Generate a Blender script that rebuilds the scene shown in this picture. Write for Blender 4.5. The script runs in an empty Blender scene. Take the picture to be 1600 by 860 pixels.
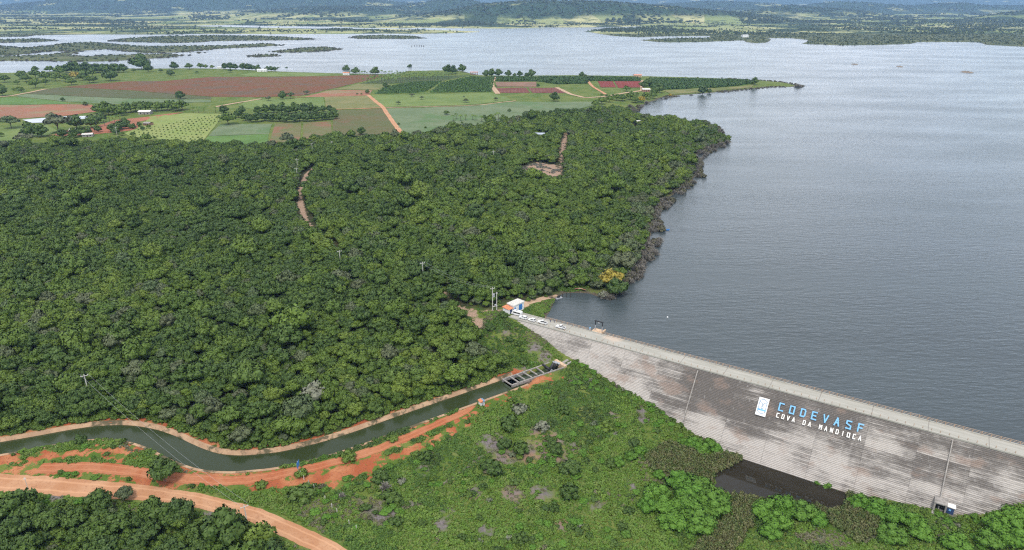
import bpy, bmesh, math, random
import numpy as np
from mathutils import Vector, Matrix, noise as mnoise

random.seed(7); RNG = np.random.default_rng(11)
SC = bpy.context.scene
COL = SC.collection
R = math.radians
# ------------------------------------------------------------------ camera
FPX, HOR, CAMH = 1067.0, 5.0, 119.0        # focal length and horizon row of the 1600 x 860 photograph, height above the lake
PITCH = math.atan((430 - HOR) / FPX)
cam = bpy.data.cameras.new('camera'); camo = bpy.data.objects.new('camera', cam); COL.objects.link(camo)
camo.location = (0, 0, CAMH); camo.rotation_euler = (math.pi / 2 - PITCH, 0, 0)
cam.sensor_width = 36; cam.lens = 36 * FPX / 1600; cam.clip_start = 1; cam.clip_end = 60000
SC.camera = camo
# ------------------------------------------------------------------ light
SUN_EL, SUN_AZ = 62.0, 188.0               # azimuth clockwise from +Y: high behind the camera
sd = bpy.data.lights.new('sun', 'SUN'); so = bpy.data.objects.new('sun', sd); COL.objects.link(so)
sd.energy = 1.85; sd.angle = R(10); sd.color = (1.0, 0.93, 0.83)
_az = R(SUN_AZ); _el = R(SUN_EL)
_sv = Vector((math.sin(_az) * math.cos(_el), math.cos(_az) * math.cos(_el), math.sin(_el)))
so.rotation_euler = _sv.to_track_quat('Z', 'Y').to_euler(); so.location = _sv * 900
W = bpy.data.worlds.new('World'); SC.world = W; W.use_nodes = True
nt = W.node_tree; nt.nodes.clear()
def nd(tree, t, **kw):
    n = tree.nodes.new(t)
    for k, v in kw.items():
        if k.startswith('i_'):
            n.inputs[k[2:].replace('_', ' ')].default_value = v
        else:
            setattr(n, k, v)
    return n
out = nd(nt, 'ShaderNodeOutputWorld'); bg = nd(nt, 'ShaderNodeBackground'); bg.inputs['Strength'].default_value = 0.138
sky = nd(nt, 'ShaderNodeTexSky', sky_type='NISHITA', sun_disc=False, sun_elevation=_el, sun_rotation=_az, altitude=500, air_density=1.0, dust_density=1.5)
tc = nd(nt, 'ShaderNodeTexCoord'); mp = nd(nt, 'ShaderNodeMapping'); mp.inputs['Scale'].default_value = (1, 1, 2.2)
cn = nd(nt, 'ShaderNodeTexNoise', i_Scale=2.6, i_Detail=7.0, i_Roughness=0.55)
cr = nd(nt, 'ShaderNodeMapRange', i_From_Min=0.38, i_From_Max=0.60, i_To_Min=0.45, i_To_Max=0.95)
cs = nd(nt, 'ShaderNodeTexNoise', i_Scale=5.0, i_Detail=5.0)
cm = nd(nt, 'ShaderNodeMix', data_type='RGBA')
cm.inputs[6].default_value = (5.0, 5.2, 5.5, 1); cm.inputs[7].default_value = (8.25, 8.5, 8.85, 1)
mx = nd(nt, 'ShaderNodeMix', data_type='RGBA')
L = nt.links.new
L(tc.outputs['Generated'], mp.inputs['Vector']); L(mp.outputs['Vector'], cn.inputs['Vector']); L(mp.outputs['Vector'], cs.inputs['Vector'])
L(cn.outputs[0], cr.inputs['Value']); L(cs.outputs[0], cm.inputs[0])
L(cr.outputs[0], mx.inputs[0]); L(sky.outputs[0], mx.inputs[6]); L(cm.outputs[2], mx.inputs[7])
sx = nd(nt, 'ShaderNodeSeparateXYZ'); hz_ = nd(nt, 'ShaderNodeMapRange', i_From_Min=0.0, i_From_Max=0.45, i_To_Min=1.65, i_To_Max=0.9); hm_ = nd(nt, 'ShaderNodeVectorMath', operation='SCALE')
L(tc.outputs['Generated'], sx.inputs[0]); L(sx.outputs[2], hz_.inputs['Value']); L(mx.outputs[2], hm_.inputs[0]); L(hz_.outputs[0], hm_.inputs['Scale'])   # the cloud deck is brightest low over the horizon
L(hm_.outputs[0], bg.inputs['Color']); L(bg.outputs[0], out.inputs['Surface'])
SC.view_settings.view_transform = 'Standard'; SC.view_settings.look = 'None'; SC.view_settings.gamma = 1
SC.view_settings.exposure = 0.66
SC.render.engine = 'CYCLES'
SC.cycles.max_bounces = 5; SC.cycles.diffuse_bounces = 2; SC.cycles.glossy_bounces = 3; SC.cycles.transmission_bounces = 2
SC.cycles.volume_bounces = 0; SC.cycles.transparent_max_bounces = 4
SC.cycles.use_denoising = False; SC.cycles.use_adaptive_sampling = False; SC.cycles.filter_width = 1.2
SC.cycles.sample_clamp_indirect = 3.0; SC.cycles.sample_clamp_direct = 12.0

# ------------------------------------------------------------------ helpers: tags, meshes, materials
def tag(o, label=None, cat=None, group=None, kind=None):
    if label: o['label'] = label
    if cat: o['category'] = cat
    if group: o['group'] = group
    if kind: o['kind'] = kind
    return o
def empty(name, loc=(0, 0, 0), rz=0.0, label=None, cat=None, group=None):
    o = bpy.data.objects.new(name, None); o.empty_display_size = 0.2
    o.location = loc; o.rotation_euler = (0, 0, rz); COL.objects.link(o)
    return tag(o, label, cat, group)
def link(name, me, mat=None, parent=None, loc=None, rz=None):
    o = bpy.data.objects.new(name, me); COL.objects.link(o)
    if mat is not None and len(me.materials) == 0: me.materials.append(mat)
    if parent: o.parent = parent
    if loc is not None: o.location = loc
    if rz is not None: o.rotation_euler = (0, 0, rz)
    return o
class MB:
    """collects boxes, prisms, tubes and sheets into one mesh"""
    def __init__(s): s.v = []; s.f = []
    def add(s, vs, fs):
        n = len(s.v); s.v += [tuple(map(float, p)) for p in vs]; s.f += [tuple(i + n for i in q) for q in fs]; return s
    def box(s, x0, x1, y0, y1, z0, z1):
        return s.add([(x0,y0,z0),(x1,y0,z0),(x1,y1,z0),(x0,y1,z0),(x0,y0,z1),(x1,y0,z1),(x1,y1,z1),(x0,y1,z1)],
                     [(0,3,2,1),(4,5,6,7),(0,1,5,4),(1,2,6,5),(2,3,7,6),(3,0,4,7)])
    def hexa(s, b, t):
        return s.add(list(b) + list(t), [(0,3,2,1),(4,5,6,7),(0,1,5,4),(1,2,6,5),(2,3,7,6),(3,0,4,7)])
    def beam(s, a, b, w, h):
        a = Vector(a); b = Vector(b); d = (b - a).normalized()
        u = d.cross(Vector((0, 0, 1)))
        if u.length < 1e-3: u = Vector((1, 0, 0))
        u = u.normalized() * w / 2; n = u.cross(d).normalized() * h / 2
        return s.hexa([a-u-n, a+u-n, a+u+n, a-u+n], [b-u-n, b+u-n, b+u+n, b-u+n])
    def tube(s, pts, r, n=8, r2=None):
        pts = [Vector(p) for p in pts]; m = len(pts); base = len(s.v)
        for i, p in enumerate(pts):
            d = (pts[min(i+1, m-1)] - pts[max(i-1, 0)]).normalized()
            u = d.cross(Vector((0.13, 0.31, 1)) if abs(d.z) < .9 else Vector((1, 0.2, 0))).normalized(); w = d.cross(u)
            rr = r if r2 is None else r + (r2 - r) * i / (m - 1)
            for k in range(n):
                a = 2 * math.pi * k / n; q = p + (u * math.cos(a) + w * math.sin(a)) * rr; s.v.append(tuple(q))
        for i in range(m - 1):
            for k in range(n):
                a = base + i*n + k; b = base + i*n + (k+1) % n; s.f.append((a, b, b + n, a + n))
        s.f.append(tuple(base + k for k in reversed(range(n)))); s.f.append(tuple(base + (m-1)*n + k for k in range(n)))
        return s
    def prism(s, poly, y0, y1):
        """polygon in xz extruded along y"""
        n = len(poly)
        return s.add([(p[0], y0, p[1]) for p in poly] + [(p[0], y1, p[1]) for p in poly],
                     [tuple(range(n)), tuple(reversed(range(n, 2*n)))] + [(i, i + n, (i+1) % n + n, (i+1) % n) for i in range(n)])
    def mesh(s, name, smooth=False, bevel=0.0):
        me = bpy.data.meshes.new(name); me.from_pydata(s.v, [], s.f)
        bm = bmesh.new(); bm.from_mesh(me); bmesh.ops.recalc_face_normals(bm, faces=bm.faces)
        if bevel: bmesh.ops.bevel(bm, geom=list(bm.edges), offset=bevel, segments=2, affect='EDGES', profile=.6)
        bm.to_mesh(me); bm.free()
        if smooth: me.shade_smooth()
        return me
    def build(s, name, mat, parent=None, loc=None, rz=None, smooth=False, bevel=0.0):
        return link(name, s.mesh(name, smooth, bevel), mat, parent, loc, rz)
def grid_mesh(name, verts, nx, ny):
    me = bpy.data.meshes.new(name); n = nx * ny
    me.vertices.add(n); me.vertices.foreach_set('co', np.asarray(verts, np.float32).ravel())
    i = np.arange((nx-1) * (ny-1)); r, c = i // (nx-1), i % (nx-1); a = r * nx + c
    q = np.stack([a, a+1, a+1+nx, a+nx], 1).astype(np.int32).ravel()
    me.loops.add(len(q)); me.loops.foreach_set('vertex_index', q)
    me.polygons.add(len(i)); me.polygons.foreach_set('loop_start', np.arange(0, len(q), 4, dtype=np.int32))
    me.update(calc_edges=True); me.shade_smooth(); return me
def vattr(me, name, arr):
    arr = np.asarray(arr, np.float32)
    if arr.ndim == 1:
        a = me.attributes.new(name, 'FLOAT', 'POINT'); a.data.foreach_set('value', arr)
    else:
        a = me.attributes.new(name, 'FLOAT_VECTOR', 'POINT'); a.data.foreach_set('vector', arr.ravel())

class NT:
    """small node-tree writer"""
    def __init__(s, name, rough=0.8, spec=0.3):
        s.m = bpy.data.materials.new(name); s.m.use_nodes = True; s.t = s.m.node_tree; s.t.nodes.clear()
        s.o = s.t.nodes.new('ShaderNodeOutputMaterial'); s.b = s.t.nodes.new('ShaderNodeBsdfPrincipled')
        s.t.links.new(s.b.outputs[0], s.o.inputs[0]); s.b.inputs['Roughness'].default_value = rough
        s.b.inputs['Specular IOR Level'].default_value = spec
    def l(s, a, b): s.t.links.new(a, b)
    def n(s, t, **kw): return nd(s.t, t, **kw)
    def val(s, sock, v):
        if hasattr(v, 'is_linked') or hasattr(v, 'links'): s.l(v, sock)
        else: sock.default_value = v
    def pos(s):
        g = s.n('ShaderNodeNewGeometry'); return g.outputs['Position']
    def attr(s, name, out='Fac'):
        return s.n('ShaderNodeAttribute', attribute_name=name).outputs[out]
    def noise(s, scale, vec=None, detail=4.0, rough=0.55, stretch=None, rot=0.0):
        v = vec if vec is not None else s.pos()
        if stretch or rot:
            m = s.n('ShaderNodeMapping'); s.l(v, m.inputs['Vector']); m.inputs['Scale'].default_value = stretch or (1, 1, 1); m.inputs['Rotation'].default_value = (0, 0, rot); v = m.outputs[0]
        t = s.n('ShaderNodeTexNoise', i_Scale=scale, i_Detail=detail, i_Roughness=rough); s.l(v, t.inputs['Vector']); return t.outputs[0]
    def rng(s, v, a, b, c=0.0, d=1.0, smooth=True):
        t = s.n('ShaderNodeMapRange', i_From_Min=a, i_From_Max=b, i_To_Min=c, i_To_Max=d)
        if smooth: t.interpolation_type = 'SMOOTHSTEP'
        s.l(v, t.inputs['Value']); return t.outputs[0]
    def mix(s, f, a, b, mode='MIX'):
        t = s.n('ShaderNodeMix', data_type='RGBA', blend_type=mode); s.val(t.inputs[0], f)
        for k, x in ((6, a), (7, b)):
            if isinstance(x, tuple): t.inputs[k].default_value = (*x[:3], 1)
            else: s.l(x, t.inputs[k])
        return t.outputs[2]
    def math(s, op, a, b=0.0):
        t = s.n('ShaderNodeMath', operation=op); s.val(t.inputs[0], a); s.val(t.inputs[1], b); return t.outputs[0]
    def bump(s, h, strength=0.5, dist=0.1):
        t = s.n('ShaderNodeBump', i_Strength=strength, i_Distance=dist); s.l(h, t.inputs['Height']); s.l(t.outputs[0], s.b.inputs['Normal'])
    def base(s, c):
        if isinstance(c, tuple): s.b.inputs['Base Color'].default_value = (*c[:3], 1)
        else: s.l(c, s.b.inputs['Base Color'])
        return s
def plain(name, c, rough=0.6, spec=0.3, var=0.18, scale=3.0, metal=0.0):
    m = NT(name, rough, spec); v = m.noise(scale, detail=5)
    m.base(m.mix(m.rng(v, .3, .7), tuple(x * (1 - var) for x in c), tuple(min(1, x * (1 + var)) for x in c)))
    m.b.inputs['Metallic'].default_value = metal
    return m.m

# ------------------------------------------------------------------ pixel of the photograph -> point of the place
_C, _S = math.cos(PITCH), math.sin(PITCH)
def rays(uv):
    uv = np.asarray(uv, float).reshape(-1, 2); a = uv[:, 0] - 800; b = uv[:, 1] - 430
    return np.stack([a, FPX * _C - b * _S, -FPX * _S - b * _C], 1)
def at(u, v, z=0.0):
    d = rays([(u, v)])[0]; t = (z - CAMH) / d[2]; return np.array([d[0] * t, d[1] * t, z])
def ats(uv, z=0.0):
    d = rays(uv); t = (z - CAMH) / d[:, 2]; return np.stack([d[:, 0] * t, d[:, 1] * t, np.full(len(d), z)], 1)
def seg_dist(P, poly, closed=True):
    P = np.asarray(P, float); A = np.asarray(poly, float)[:, :2]
    B = np.roll(A, -1, 0) if closed else A[1:]
    if not closed: A = A[:-1]
    best = np.full(len(P), 1e18)
    for a, b in zip(A, B):
        d = b - a; L2 = d @ d + 1e-12
        t = np.clip(((P[:, 0] - a[0]) * d[0] + (P[:, 1] - a[1]) * d[1]) / L2, 0, 1)
        q = (P[:, 0] - a[0] - t * d[0]) ** 2 + (P[:, 1] - a[1] - t * d[1]) ** 2
        np.minimum(best, q, out=best)
    return np.sqrt(best)
def inside(P, poly):
    A = np.asarray(poly, float)[:, :2]; B = np.roll(A, -1, 0); r = np.zeros(len(P), bool)
    for a, b in zip(A, B):
        if a[1] == b[1]: continue
        c = (a[1] > P[:, 1]) != (b[1] > P[:, 1])
        r ^= c & (P[:, 0] < (b[0] - a[0]) * (P[:, 1] - a[1]) / (b[1] - a[1]) + a[0])
    return r
def sdf(P, poly, pad=400.0):
    """signed distance, positive inside"""
    poly = np.asarray(poly, float)[:, :2]; lo = poly.min(0) - pad; hi = poly.max(0) + pad
    r = np.full(len(P), -pad); m = (P[:, 0] > lo[0]) & (P[:, 0] < hi[0]) & (P[:, 1] > lo[1]) & (P[:, 1] < hi[1])
    if m.any():
        Q = P[m]; d = seg_dist(Q, poly); r[m] = np.where(inside(Q, poly), d, -d)
    return r
def sstep(x, a, b):
    t = np.clip((x - a) / (b - a), 0, 1); return t * t * (3 - 2 * t)
def vnoise(P, scale, seed=0, octaves=3):
    """value noise on xy, -1..1"""
    r = np.zeros(len(P)); amp = 1.0; tot = 0.0
    for o in range(octaves):
        q = P[:, :2] / scale * (2 ** o) + seed * 17.3; i = np.floor(q).astype(np.int64); f = q - i; f = f * f * (3 - 2 * f)
        def hsh(ix, iy):
            n = (ix * 374761393 + iy * 668265263 + (seed + o) * 974634777) & 0x7fffffff
            n = ((n ^ (n >> 13)) * 1274126177) & 0x7fffffff
            return ((n ^ (n >> 16)) & 0xffff) / 32767.5 - 1
        a = hsh(i[:, 0], i[:, 1]); b = hsh(i[:, 0] + 1, i[:, 1]); c = hsh(i[:, 0], i[:, 1] + 1); d = hsh(i[:, 0] + 1, i[:, 1] + 1)
        r += amp * ((a * (1 - f[:, 0]) + b * f[:, 0]) * (1 - f[:, 1]) + (c * (1 - f[:, 0]) + d * f[:, 0]) * f[:, 1]); tot += amp; amp *= .5
    return r / tot
def smooth_line(pts, n=8):
    """Catmull-Rom through points"""
    p = np.asarray(pts, float); p = np.vstack([2*p[0]-p[1], p, 2*p[-1]-p[-2]]); o = []
    for i in range(1, len(p) - 2):
        for k in range(n):
            t = k / n; a, b, c, d = p[i-1], p[i], p[i+1], p[i+2]
            o.append(.5 * (2*b + (c-a)*t + (2*a-5*b+4*c-d)*t*t + (3*b-a-3*c+d)*t**3))
    o.append(p[-2]); return np.array(o)

# ------------------------------------------------------------------ the dam's axis and faces
ZC = 3.0                                                   # crest level, lake = 0
DA = at(830, 505, ZC); DB = at(1600, 714, ZC)
DC = (DB - DA) / np.linalg.norm(DB - DA); DN = np.array([-DC[1], DC[0], 0.0])     # along the crest, towards the lake
SLOPE = 0.8
def dam(s, off, z): p = DA + DC * s + DN * off; return np.array([p[0], p[1], z])
def on_face(u, v, lift=0.0):
    D = -DN * SLOPE - np.array([0, 0, 1.0]); N = np.cross(DC, D); N /= np.linalg.norm(N)
    if N[2] < 0: N = -N
    d = rays([(u, v)])[0]; O = np.array([0, 0, CAMH]); t = ((DA + N * lift - O) @ N) / (d @ N); return O + t * d
S_LEFT, S_RIGHT = -33.0, 225.0
# ------------------------------------------------------------------ shorelines (land outlines at lake level)
MAIN = [(-700,120),(-200,117),(0,114),(60,113),(92,111),(108,106.5),(150,104.5),(200,107),(240,107.5),(300,107),(345,107.5),(400,110),(440,112),(520,114.5),(600,116),(622,115.5),(638,111),(690,110),(722,111),(736,115),(746,117.5),(800,118.5),(900,117.5),(1000,119),(1100,121.5),(1165,124.5),(1190,126),(1215,128),(1238,131),(1250,135),(1238,136.4),(1212,136),(1180,138.5),(1130,143.5),(1090,147.5),(1062,149.5),(1040,152),(1020,159),(1004,166),(985,178),(998,184),(1040,189),(1070,193.5),(1100,197),(1122,204),(1128,207),(1108,209),(1146,222),(1120,231),(1092,241),(1082,250),(1090,262),(1082,284),(1062,297),(1040,313),(1022,336),(1017,358),(1018,385),(1008,405),(996,420),(983,437),(968,452),(955,466),(942,468),(930,463),(918,458),(900,457),(884,458),(874,463),(870,470),(866,478),(858,490),(852,498),(866,505)]
main_w = ats(MAIN)[:, :2]
main_w = np.vstack([main_w, [dam(20, 3, 0)[:2], dam(230, 3, 0)[:2], dam(300, 30, 0)[:2], [700, 60], [900, -900], [-3000, -900], [-3500, 1100]]])
FAR = [(-900,60),(-60,59),(45,57.5),(52,55.5),(130,54.3),(265,54.3),(300,53.3),(420,53.5),(520,53.3),(590,53),(660,53.2),(715,52),(755,50.2),(720,48.5),(660,46.8),(600,46),(540,45.5),(480,45),(420,44),(330,42),(300,40.5),(350,39.5),(430,40.8),(530,42.2),(565,44),(640,44.8),(655,43.6),(720,44.6),(790,45),(830,44.2),(862,45.2),(830,43),(900,43.2),(960,42.6),(1012,41),(985,44),(945,45),(911,49.8),(925,51.2),(940,54),(962,57),(1000,58.5),(1040,57.2),(1108,56.6),(1108,59),(1040,60.5),(998,62.8),(1010,64.6),(1045,67),(1100,66),(1160,63.5),(1166,66.5),(1180,68),(1200,67),(1206,62.5),(1200,60),(1235,60),(1262,63),(1258,66),(1250,69),(1280,70),(1320,71.5),(1380,70.6),(1424,69.2),(1436,66.3),(1490,66),(1528,66.5),(1540,70.5),(1600,73.5),(1700,75),(2300,80)]
far_w = ats(FAR)[:, :2]; far_w = np.vstack([far_w, [[9000, 9000], [-9000, 9000]]])
ISL = [[(-60,62),(20,62),(60,60.5),(85,63),(92,64),(60,66),(30,67),(-60,67.5)],
 [(165,64.5),(200,60),(260,57),(330,56),(400,56.5),(440,57.8),(500,61.5),(470,63),(400,63.6),(330,64.6),(310,66.5),(260,67.5),(200,66)],
 [(-60,72),(0,72),(40,75),(66,73),(100,68.5),(150,66.5),(190,70),(230,73),(300,72),(350,72),(390,69.5),(420,68.5),(444,71),(400,74),(340,76.5),(315,79.5),(280,82.5),(225,83.5),(190,80),(165,77.5),(130,79.5),(108,87),(140,88.5),(180,86),(230,85.5),(262,84.5),(287,86.5),(270,90),(230,92.5),(180,96),(130,97),(60,95.5),(0,95.5),(-60,96),(-60,90),(25,88),(75,86),(98,83),(98,80),(75,81),(20,87),(-60,88)],
 [(418,81.5),(440,79),(470,75.5),(510,73.5),(537,77),(510,80.5),(450,82.7)],
 [(384,88),(400,86),(430,85.5),(438,87),(420,89),(395,89.6)],
 [(545,58.5),(560,56.3),(600,55.6),(650,57.2),(667,60.3),(640,61),(560,61)],
 [(300,83),(312,82.3),(322,83.2),(310,84)],[(287,87),(298,85.8),(305,87),(296,88)]]
isl_w = [ats(p)[:, :2] for p in ISL]
POND = [(1112,738),(1140,724),(1164,712),(1244,736),(1322,759),(1330,778),(1318,797),(1270,796),(1200,782),(1150,776),(1116,762)]
pond_w = ats(POND, -16.2)[:, :2]; ZP = -16.2
CANAL = [(812,593),(788,602),(754,614),(720,626),(640,654),(560,683),(500,702),(440,716),(400,721),(365,723),(330,720),(303,712),(280,702),(255,690),(225,680),(190,674.5),(150,675),(110,680),(50,691),(-20,703),(-140,722)]
ZL, ZW = -4.6, -5.35                                         # lip and water of the canal
canal_c = smooth_line(ats(CANAL, ZW + .4)[:, :2], 8)

# ------------------------------------------------------------------ terrain height
ctrl = []
def cp(z, *uv):
    for q in uv: ctrl.append(at(q[0], q[1], z))
for q in [(850,530),(905,567),(950,597),(1000,625),(1065,667),(1110,695),(1160,720),(1240,745),(1320,768),(1390,783),(1460,797),(1520,805),(1560,795),(1600,780)]:
    p = on_face(*q); ctrl.append(p); ctrl.append(p + DN * 7 + np.array([0, 0, .4]))
ctrl += [dam(175, -8, 1.0), dam(190, -8, 4.0), dam(225, 0, 6.0), dam(225, -60, 5.0), dam(-10, -2.5, 2.6), dam(-25, -1, 2.9), dam(-45, 0, 3.5), dam(-20, 8, 2.5), dam(0, 14, 1.3)]
cp(3.0, (780,480),(800,470)); cp(2.6, (720,478)); cp(.2, (760,520)); cp(-3.0, (800,550)); cp(-3.6, (850,556))
cp(ZL, *[(u, v) for u, v in CANAL]); cp(ZL, (885,574),(860,570),(840,580))
cp(-3.2, (600,610),(400,650),(200,610)); cp(-2.6, (0,610),(700,570)); cp(.3, (600,500),(-200,500)); cp(1.2, (400,480),(200,450),(0,450))
cp(2.5, (500,380),(700,400),(800,400),(900,390),(1050,250)); cp(3, (300,330),(100,300),(950,330),(1000,280)); cp(5.5, (850,285),(700,265)); cp(4, (550,270),(950,225),(800,222))
cp(3, (0,220),(300,215),(600,205),(800,185),(0,160),(800,140)); cp(2.6, (950,160),(1000,135)); cp(4, (300,150)); cp(3.5, (600,150)); cp(2, (0,125),(300,115),(600,120),(900,121),(1150,128))
cp(-5.3, (0,750),(200,765),(380,792)); cp(-5.9, (540,860)); cp(-7, (100,830),(300,862)); cp(-8, (0,900))
cp(-5, (450,745),(600,705),(720,658)); cp(-4.7, (830,600)); cp(-7, (600,780),(750,725)); cp(-6.2, (850,650)); cp(-6.6, (925,625)); cp(-4.8, (895,590))
cp(-10, (800,800)); cp(-11, (900,745),(950,700)); cp(-14, (1000,760)); cp(-14.6, (1060,725)); cp(-15.6, (1080,800),(1100,850)); cp(-13.4, (950,850)); cp(-9.5, (700,860))
cp(-15.9, (1250,800),(1130,775)); cp(-15.2, (1350,822)); cp(-14.4, (1450,840)); cp(-13, (1550,842)); cp(-10.5, (1610,830)); cp(-6, (1660,800)); cp(-15.8, (1250,862)); cp(-15, (1400,880)); cp(-12, (1600,900))
cp(-12, (800,1000)); cp(-15, (1400,1000)); cp(-9, (300,1000))
ctrl += [np.array(p, float) for p in [(-1200,400,2),(-1200,900,3),(-1500,1300,2),(-500,60,-6),(500,60,0),(0,-300,-6),(-600,-300,-4),(600,-300,0),(-400,300,0)]]
CT = np.array(ctrl)
def _tps(d2): return np.where(d2 > 1e-9, d2 * np.log(np.maximum(d2, 1e-9)) * .5, 0.0)
_X = CT[:, :2] / 100.0; _n = len(_X)
_K = _tps(((_X[:, None] - _X[None]) ** 2).sum(-1)) + np.eye(_n) * 0.002
_Pm = np.hstack([np.ones((_n, 1)), _X]); _A = np.block([[_K, _Pm], [_Pm.T, np.zeros((3, 3))]])
_w = np.linalg.solve(_A, np.concatenate([CT[:, 2], np.zeros(3)]))
def base_h(P):
    X = P[:, :2] / 100.0; r = _w[_n] + X @ _w[_n+1:]
    for i in range(_n): r += _w[i] * _tps((X[:, 0] - _X[i, 0]) ** 2 + (X[:, 1] - _X[i, 1]) ** 2)
    k = sstep(P[:, 1], 1150, 1500); r = r * (1 - k) + 2.2 * k
    return np.clip(r, -18, 9)
def height(P, full=False):
    h = base_h(P)
    dn = (P[:, 0] - DA[0]) * DN[0] + (P[:, 1] - DA[1]) * DN[1]; ds = (P[:, 0] - DA[0]) * DC[0] + (P[:, 1] - DA[1]) * DC[1]
    s = sdf(P, main_w); s = np.maximum(s, sdf(P, far_w))
    for w in isl_w: s = np.maximum(s, sdf(P, w, 60) if len(w) < 30 else sdf(P, w))
    valley = (dn < 3.2) & (ds > -22) & (P[:, 1] < 420)
    near = P[:, 1] < 700
    s = s + np.where(near, 1.2, 4.0) * vnoise(P, 9.0 if False else 14.0, 3, 2) * (P[:, 1] < 1600)
    sl = np.where(valley, 60.0, s)
    rise = np.where(near, .22, .07) * np.maximum(sl, 0)
    cap = np.maximum(h, np.where(P[:, 1] > 1150, 1.2, h))
    hl = np.where(valley, h, np.minimum(np.maximum(cap, .6), rise + .02))
    hl = np.where(sl > 40, cap, hl)
    hw = -.25 * np.maximum(-sl, 0) - .1
    z = np.where(sl > 0, hl, np.maximum(hw, -7))
    z += np.where((sl > 12) & (P[:, 1] < 1100), .25 * vnoise(P, 6, 5, 3) + .5 * vnoise(P, 30, 6, 2), 0) * np.where(P[:, 1] < 300, .6, 1)
    # canal cut
    box = (P[:, 1] > 120) & (P[:, 1] < 290) & (P[:, 0] > -330) & (P[:, 0] < 60); dc = np.full(len(P), 1e3); dc[box] = seg_dist(P[box], canal_c, False)
    k = 1 - sstep(dc, 6.5, 12.0); z = z * (1 - k) + ZL * k
    z = np.where(dc < 4.4, -10.0, z)
    # pond
    pb = (P[:, 1] > 120) & (P[:, 1] < 230) & (P[:, 0] > 20) & (P[:, 0] < 150); sp = np.full(len(P), -99.0); sp[pb] = sdf(P[pb], pond_w, 40)
    sp = sp + np.where(pb, .8 * vnoise(P, 4, 9, 2), 0)
    k = 1 - sstep(-sp, 0, 7); z = np.where(sp > 0, ZP - .1 - .5 * np.minimum(sp, 4), np.where(sp > -7, z * (1 - k) + (ZP + .05) * k, z))
    z = np.where((sp <= 0) & pb & ~(s < 0), np.maximum(z, ZP + .04), z)
    # box channel of the outlet
    bx = BOX_SDF(P); z = np.where(bx > .2, -10.0, z)
    return (z, s, dc, sp) if full else z
# outlet box in plan (walls are built later)
BX = ats([(799,601),(885,572.5),(866,564.5),(785.5,593)], ZL + .3)[:, :2]
def BOX_SDF(P):
    r = np.full(len(P), -50.0); m = (abs(P[:, 0] - 10) < 60) & (abs(P[:, 1] - 215) < 60)
    if m.any(): r[m] = sdf(P[m], BX, 50)
    return r
def axis(segs):
    o = [segs[0][0]]
    for a, b, st in segs:
        n = max(1, round((b - a) / st)); o += list(np.linspace(a, b, n + 1)[1:])
    return np.array(o)
GX = axis([(-9000,-4000,500),(-4000,-1500,30),(-1500,-600,9),(-600,-220,4),(-220,150,1),(150,240,2),(240,600,4),(600,1500,9),(1500,4000,30),(4000,9000,500)])
GY = axis([(-900,0,100),(0,110,10),(110,275,1),(275,420,2.5),(420,900,5),(900,1500,8),(1500,2200,20),(2200,4800,30)])
gx, gy = np.meshgrid(GX, GY); GP = np.stack([gx.ravel(), gy.ravel()], 1)
GZ, G_shore, G_canal, G_pond = height(GP, True)
GZ2 = GZ.reshape(len(GY), len(GX))
def hs(P):
    """height of the ground sheet itself"""
    P = np.atleast_2d(np.asarray(P, float)); i = np.clip(np.searchsorted(GX, P[:, 0]) - 1, 0, len(GX) - 2); j = np.clip(np.searchsorted(GY, P[:, 1]) - 1, 0, len(GY) - 2)
    fx = np.clip((P[:, 0] - GX[i]) / (GX[i+1] - GX[i]), 0, 1); fy = np.clip((P[:, 1] - GY[j]) / (GY[j+1] - GY[j]), 0, 1)
    return (GZ2[j, i] * (1-fx) + GZ2[j, i+1] * fx) * (1-fy) + (GZ2[j+1, i] * (1-fx) + GZ2[j+1, i+1] * fx) * fy
def hits(uv, dz=0.0):
    """where rays through photo pixels meet the ground (dz above it)"""
    d = rays(uv); z = np.zeros(len(d))
    for k in range(40):
        t = (z + dz - CAMH) / d[:, 2]; P = np.stack([d[:, 0] * t, d[:, 1] * t], 1); z = .6 * z + .4 * hs(P)
    t = (z + dz - CAMH) / d[:, 2]; P = np.stack([d[:, 0] * t, d[:, 1] * t], 1)
    return np.stack([P[:, 0], P[:, 1], hs(P)], 1)
def hit(u, v, dz=0.0): return hits([(u, v)], dz)[0]
def proj(P):
    P = np.atleast_2d(np.asarray(P, float)); x = P[:, 0]; y = P[:, 1]; z = P[:, 2] - CAMH
    w = y * _C - z * _S; q = y * _S + z * _C
    return 800 + FPX * x / w, 430 - FPX * q / w, w

# ------------------------------------------------------------------ areas (photo outlines laid on the ground)
def area(uv): return hits(uv)[:, :2]
FOREST = area([(-260,250),(-150,240),(0,232),(100,231),(180,222),(250,227),(330,231),(420,234),(470,228),(500,218),(560,220),(640,219),(700,207),(760,199),(830,186),(900,180),(960,170),(990,178),(1060,196),(1100,203),(1128,214),(1105,228),(1078,243),(1074,258),(1076,280),(1056,294),(1032,312),(1014,336),(1008,360),(1010,384),(1000,404),(988,420),(974,438),(955,455),(935,452),(880,452),(868,456),(840,470),(815,476),(790,474),(766,486),(745,480),(715,484),(735,500),(750,520),(745,545),(790,566),(780,588),(720,609),(640,637),(560,665),(480,693),(430,706),(395,709),(355,700),(320,686),(295,668),(250,658),(190,654),(120,660),(60,668),(0,676),(-160,694)])
FORE = area([(-160,800),(0,800),(40,800),(100,810),(150,798),(230,800),(290,812),(345,830),(385,846),(430,874),(470,910),(400,1100),(-260,1100),(-260,800)])
CLEAR = [area([(816,262),(840,254),(868,258),(876,268),(878,284),(850,281),(824,273)]), area([(872,284),(876,225),(884,206),(887,216),(881,240),(877,266)])]
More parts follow.
